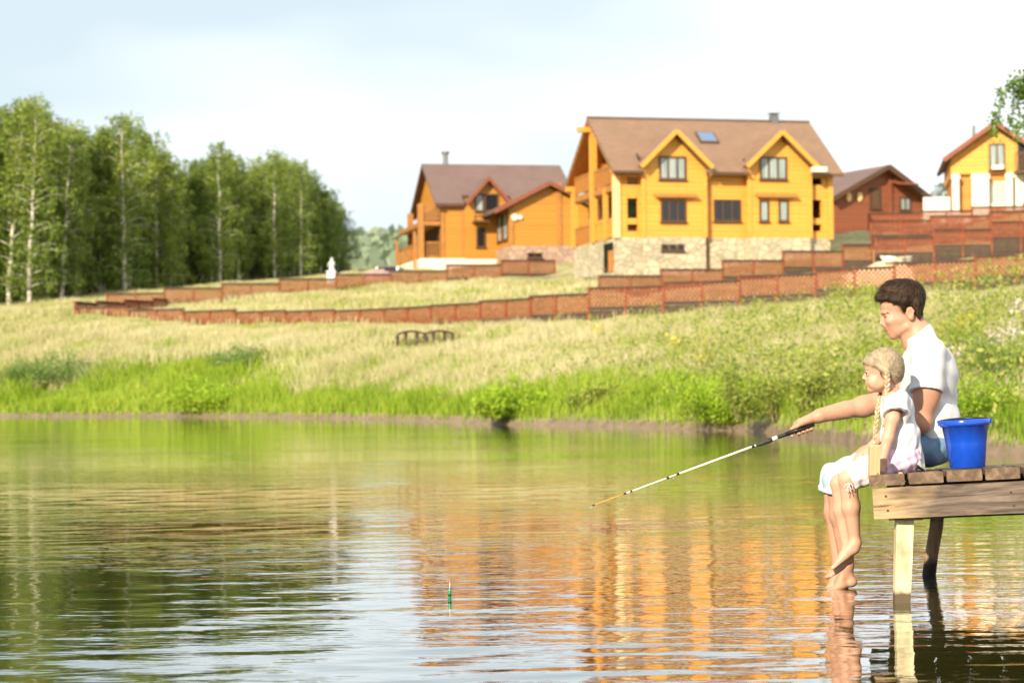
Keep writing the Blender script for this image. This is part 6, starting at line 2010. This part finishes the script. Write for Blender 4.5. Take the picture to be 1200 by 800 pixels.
# ============================================================ the girl
YG = 9.97
pg = YG / F
K = lambda px, py, lat=0.0: np.array(P(px, py, YG - lat))
girl = empty('person', (0, 0, 0), 0, 'little blond girl with two braids in a white blouse sitting barefoot on the dock end', 'person')
lo = np.minimum(K(958, 685, .24), K(1090, 398, -.24)); hi = np.maximum(K(958, 685, .24), K(1090, 398, -.24))
sg = SDF(lo, hi, .0036)
sg.ell(K(1036.5, 430.5), (20.5 * pg, .068, 20.5 * pg), .018)
sg.ell(K(1025.5, 446), (11.5 * pg, .053, 13.5 * pg), .016, R(10)); sg.ell(K(1022.5, 431), (9 * pg, .052, 10 * pg), .016); sg.ell(K(1034, 448), (12 * pg, .052, 10.5 * pg), .016)
for s_ in (-1, 1):
    sg.ell(K(1025, 448, .036 * s_), (7.5 * pg, .016, 6.5 * pg), .014)
    sg.ell(K(1014.2, 437.2, .027 * s_), (2.0 * pg, .011, 1.7 * pg), .006, op='sub'); sg.cone(K(1014.8, 436.0, .017 * s_), K(1017.4, 436.6, .036 * s_), 1.2 * pg, 1.2 * pg, .004); sg.cone(K(1015.6, 439.4, .018 * s_), K(1017.8, 439.2, .035 * s_), 1.0 * pg, 1.0 * pg, .004)
    sg.ell(K(1015.0, 444.3, .007 * s_), (1.8 * pg, .006, 1.4 * pg), .004)
    sg.ell(K(1037, 438, .068 * s_), (3.4 * pg, .008, 5.8 * pg), .004)
    sg.cone(K(1021.5, 456, .010 * s_), K(1033, 450, .040 * s_), 3.6 * pg, 3.6 * pg, .012)
sg.cone(K(1014.2, 437.5), K(1012.2, 442.5), 1.3 * pg, 1.9 * pg, .005); sg.ell(K(1012.2, 443.0), (1.9 * pg, .0075, 1.7 * pg), .004)
sg.cone(K(1015.6, 448.3, -.012), K(1015.6, 448.3, .012), 1.5 * pg, 1.5 * pg, .003); sg.cone(K(1016.3, 451.0, -.011), K(1016.3, 451.0, .011), 1.6 * pg, 1.6 * pg, .003)
sg.ell(K(1020.2, 456.0), (3.8 * pg, .016, 3.6 * pg), .01)
sg.cone(K(1040, 448), K(1044, 468), 8.2 * pg, 8.6 * pg, .015)
sg.cone(K(1047, 466, -.085), K(1047, 466, .085), .033, .033, .03)
sg.ell(K(1050, 482), (.066, .098, .095), .03); sg.ell(K(1055, 512), (.066, .090, .095), .03); sg.ell(K(1059, 536), (.075, .105, .060), .03)
# near arm straight down to the hand on the deck edge
sg.cone(K(1050, 471, .105), K(1046, 490, .128), .034, .031, .02); sg.cone(K(1046, 490, .128), K(1040.5, 513, .140), .031, .0255, .02)
sg.cone(K(1040.5, 513, .140), K(1034.8, 538, .150), .027, .0185, .015)
fingers(sg, K(1034.8, 538, .150), K(1031.5, 550, .155) - K(1034.8, 538, .150), (.4, -1.0, .15), None, .62, .35, thumb_side=1, k=.004, rf=.0095)
# far arm to the lap
sg.cone(K(1048, 471, -.105), K(1038, 506, -.130), .034, .026, .02); sg.cone(K(1038, 506, -.130), K(1017, 527, -.075), .026, .019, .015)
fingers(sg, K(1017, 527, -.075), K(1006, 534, -.055) - K(1017, 527, -.075), (-.3, -.2, 1), None, .62, .6, thumb_side=1, k=.004, rf=.0095)
# legs, the near foot crossed over the far one
sg.cone(K(1058, 537, .055), K(1016, 549, .055), .060, .052, .03); sg.cone(K(1016, 549, .055), K(993.5, 561, .055), .052, .042, .02)
sg.cone(K(993.5, 562, .055), K(997, 594, .05), .041, .041, .02); sg.cone(K(997, 594, .05), K(1002, 634, .04), .040, .0245, .02)
sg.cone(K(1056, 538, -.058), K(1008, 553, -.05), .060, .050, .03); sg.cone(K(1008, 553, -.05), K(984, 566, -.035), .050, .041, .02)
sg.cone(K(984, 567, -.035), K(987, 598, -.03), .040, .039, .02); sg.cone(K(987, 598, -.03), K(993, 642, -.015), .039, .024, .02)
foot(sg, K(1002, 636, .04), K(1006.5, 645, .04), K(973.5, 668, .045), 1, 1)
foot(sg, K(993, 646, -.015), K(1000, 657, -.015), K(969, 679, 0), 1, -1)
gbody = obj('body', sg.mesh('body'), M_SKING, girl)

# blouse with flutter sleeves
lo = np.minimum(K(1015, 560, .22), K(1090, 445, -.22)); hi = np.maximum(K(1015, 560, .22), K(1090, 445, -.22))
bl = SDF(lo, hi, .0036)
bl.cone(K(1047, 467, -.08), K(1047, 467, .08), .046, .046, .03); bl.cone(K(1050, 470, -.10), K(1050, 470, .10), .046, .046, .03)
bl.ell(K(1050.5, 482), (.082, .118, .105), .03); bl.ell(K(1054.5, 512), (.088, .112, .11), .03)
bl.cone(K(1055, 515), K(1060, 556), .088, .100, .03, flat=(False, True), sq=((0, 1, 0), 1.25))
for s_ in (-1, 1):
    bl.cone(K(1051, 467, .088 * s_), K(1051, 486, .138 * s_), .043, .064, .02, flat=(False, True))
    bl.cone(K(1050.5, 482, .130 * s_), K(1051, 490, .146 * s_), .036, .055, .003, op='sub')
bl.ripple(lambda X, Y, Z: .0024 * np.sin(X * 85 + Y * 75 + 2.5 * np.sin(Z * 14)) * np.clip((.87 - Z) * 5, .1, 1) + .0018 * np.sin(Z * 70 + X * 70) + .0012 * np.sin(X * 150 - Z * 60))
h0, h1 = K(1036, 520), K(1078, 548.5)
nrm = np.array(((h1 - h0)[2], 0, -(h1 - h0)[0])); nrm = nrm if nrm[2] < 0 else -nrm
bl.plane(h0, nrm)
c0, c1 = K(1024, 467.5), K(1057, 455)
nrm = np.array((-(c1 - c0)[2], 0, (c1 - c0)[0])); nrm = nrm if nrm[2] > 0 else -nrm
bl.plane(c0, nrm)
blouse = obj('blouse', bl.mesh('blouse'), M_SHIRTG, girl)

# lavender cropped trousers with a tie at the knee
lo = np.minimum(K(970, 595, .20), K(1090, 515, -.20)); hi = np.maximum(K(970, 595, .20), K(1090, 515, -.20))
tr_ = SDF(lo, hi, .0036)
tr_.ell(K(1059, 535), (.084, .118, .070), .03)
tr_.cone(K(1058, 537, .055), K(1016, 551, .055), .070, .064, .03); tr_.cone(K(1016, 551, .055), K(995.5, 561, .055), .064, .057, .02, flat=(False, True))
tr_.cone(K(1056, 538, -.058), K(1008, 553, -.05), .068, .060, .03); tr_.cone(K(1008, 553, -.05), K(988, 564, -.037), .060, .054, .02, flat=(False, True))
tr_.ripple(lambda X, Y, Z: .0026 * np.sin(X * 120 + Z * 60 + Y * 60) + .002 * np.sin(X * 60 - Z * 130))
tt = NT('lavender_cotton_sunlit_knee')  # lavender cloth; the white at the knee is sunlight put into the colour
sx4 = tt.n('ShaderNodeSeparateXYZ'); tt.l(tt.coord('Object'), sx4.inputs[0])
mrx = tt.n('ShaderNodeMapRange'); tt.l(sx4.outputs['X'], mrx.inputs['Value']); mrx.inputs['From Min'].default_value = K(1016, 540)[0]; mrx.inputs['From Max'].default_value = K(1030, 540)[0]
fn = tt.noise(tt.coord('Object'), 18, 4, .6, .6)
tt.base(tt.mix(mrx.outputs['Result'], tt.ramp(fn, [(.3, (.72, .66, .68)), (.7, (.80, .76, .77))]), tt.ramp(fn, [(.3, (.55, .40, .56)), (.7, (.72, .58, .70))]))); tt.set(Roughness=.9); tt.bump(fn, .6, .006)
trou = obj('cropped_trousers', tr_.mesh('cropped_trousers'), tt.m, girl)
kn = K(994.5, 566, .112)
m = MB()
for pts in ([(0, 0), (-3, 1), (-5.2, 4), (-5.0, 7.5), (-3, 8.5), (-1.2, 5), (0, 0)], [(0, 0), (2.4, .5), (4.2, 3), (4.4, 6), (3, 7), (1.2, 4), (0, 0)], [(0, 0), (-1.2, 4), (-1.0, 9), (-1.8, 14)], [(0, 0), (1.2, 4), (1.6, 8), (2.8, 12)]):
    m.tube([tuple(kn + np.array((a * pg, -.003 - .0012 * min(i, 3), -b * pg))) for i, (a, b) in enumerate(pts)], .0019, 6)
m.build('knee_tie', M_SHIRTG, trou, True)

# hair: cap parted in the middle, two braids
lo = np.minimum(K(1000, 470, .10), K(1070, 398, -.10)); hi = np.maximum(K(1000, 470, .10), K(1070, 398, -.10))
hg = SDF(lo, hi, .0032)
hg.ell(K(1037, 429), (22.6 * pg, .0765, 22.3 * pg), .012); hg.ell(K(1047, 436), (12 * pg, .062, 15 * pg), .012)
hg.ell(K(1021, 424), (9 * pg, .058, 9.5 * pg), .012)
for s_ in (-1, 1): hg.cone(K(1024, 424, .050 * s_), K(1038, 433, .074 * s_), 5 * pg, 3.6 * pg, .010)
hg.ell(K(1016.5, 441.5, 0), (17.5 * pg, .10, 16.5 * pg), .004, R(18), op='sub')
hg.ell(K(1031, 456, 0), (18 * pg, .12, 15 * pg), .004, R(14), op='sub')
hg.ripple(lambda X, Y, Z: .0006 * np.sin(X * 230 + Z * 140))
hgm = hg.mesh('hair')
ghair = obj('hair', hgm, M_HAIRG, girl)
rng = np.random.default_rng(12)
rt, nr = surf(hgm, rng, 7000, lambda c, n_: n_[:, 2] > -.7)
near = rt[:, 1] < YG
tgt = np.where(near[:, None], K(1039.5, 437, .078)[None], K(1036, 440, -.078)[None])
strands('hair_locks', rt, nr, tangent(tgt - rt, nr), .038, M_HAIRG, ghair, rng, .0013, .0012, 4, .05)
# wisps at the brow
rt3, nr3 = surf(hgm, rng, 260)
strands('flyaway_hairs', rt3, nr3, tangent(rng.normal(size=rt3.shape) + np.array([0, 0, -.8]), nr3), .045, M_HAIRG, ghair, rng, .0007, .006, 5, .3)
rt2, nr2 = surf(hgm, rng, 50, lambda c, n_: (c[:, 0] < K(1020, 430)[0]) & (c[:, 2] < K(1020, 422)[2]))
strands('hair_wisps', rt2, nr2, np.tile(np.array([-.15, 0, -1.0]), (50, 1)), .030, M_HAIRG, ghair, rng, .0014, .003, 4, .25)


def braid(pts, r0, r1, name='braid'):
    """a true three-strand plait along pts"""
    pts = [np.array(p, float) for p in pts]
    seg = np.r_[0, np.cumsum([np.linalg.norm(b - a) for a, b in zip(pts[:-1], pts[1:])])]
    L = seg[-1]
    sm = lambda s: np.array([np.interp(s, seg, [p[i] for p in pts]) for i in range(3)])
    at_ = lambda s: (sm(s) * 2 + sm(max(0, s - .01)) + sm(min(L, s + .01))) / 4
    pitch = r0 * 4.6; n = int(L / .0022)
    m = MB()
    for ph in range(3):
        path, rad = [], []
        for i in range(n + 1):
            s_ = L * i / n; u = i / n; r = r0 + (r1 - r0) * u
            d = at_(min(L, s_ + .004)) - at_(max(0, s_ - .004)); d /= np.linalg.norm(d)
            sdv = np.cross(d, (0, 1, 0)); sdv /= np.linalg.norm(sdv); dep = np.cross(sdv, d)
            t_ = 2 * PI * (s_ / pitch + ph / 3)
            path.append(tuple(at_(s_) + sdv * math.sin(t_) * r * .58 + dep * math.sin(2 * t_) * r * .30)); rad.append(r * .47)
        m.tube(path, rad, 8)
    e = at_(L)
    o = m.build(name, M_HAIRG, ghair, True)
    rg_ = np.random.default_rng(5); q = MB()
    for k in range(24):
        w_ = rg_.normal(size=3) * r1 * .45
        q.tube([tuple(e + w_ * .4), tuple(e + w_ + np.array((0, 0, -.014))), tuple(e + w_ * 1.3 + np.array((-.002, 0, -.03)))], [.0018, .0015, .0004], 5)
    q.build('tuft', M_HAIRG, o, True)
    m = MB(); m.tube([e + np.array((0, 0, .004)), e + np.array((0, 0, -.004))], r1 * .85, 10); m.build('hair_tie', M_BRAID_TIE, o, True)
    return o


braid([K(1039.5, 434, .080), K(1040, 446, .078), K(1039.5, 458, .074), K(1038, 468, .082), K(1037.5, 480, .090), K(1036.5, 493, .085)], .0145, .0085)
braid([K(1036, 440, -.078), K(1034, 455, -.06), K(1031, 466, -.01), K(1028.5, 478, .02), K(1027, 492, .03), K(1025.5, 508, .03), K(1024.5, 519, .03)], .0150, .0095)
for s_ in (-1, 1):
    m = MB(); m.tube([K(1013.8, 433.6, .016 * s_), K(1014.6, 432.6, .027 * s_), K(1018, 433.6, .038 * s_)], [.0010, .0018, .0008], 6); m.build('eyebrow', M_HAIRG, girl, True)
    m = MB(); m.ball(K(1017.4, 437.6, .0250 * s_), .0090, 10); ey = m.build('eye', M_EYE, girl, True)
    m = MB(); m.ball(K(1015.6, 437.9, .0275 * s_), .0050, 8, (.55, .9, 1)); m.build('iris', M_IRIS, ey, True)
    m = MB(); m.tube([K(1013.8, 437.0, .020 * s_), K(1013.6, 435.9, .027 * s_), K(1016.2, 436.6, .036 * s_)], [.0009, .0013, .0009], 6); m.build('upper_lashes', M_HAIRM, ey, True)
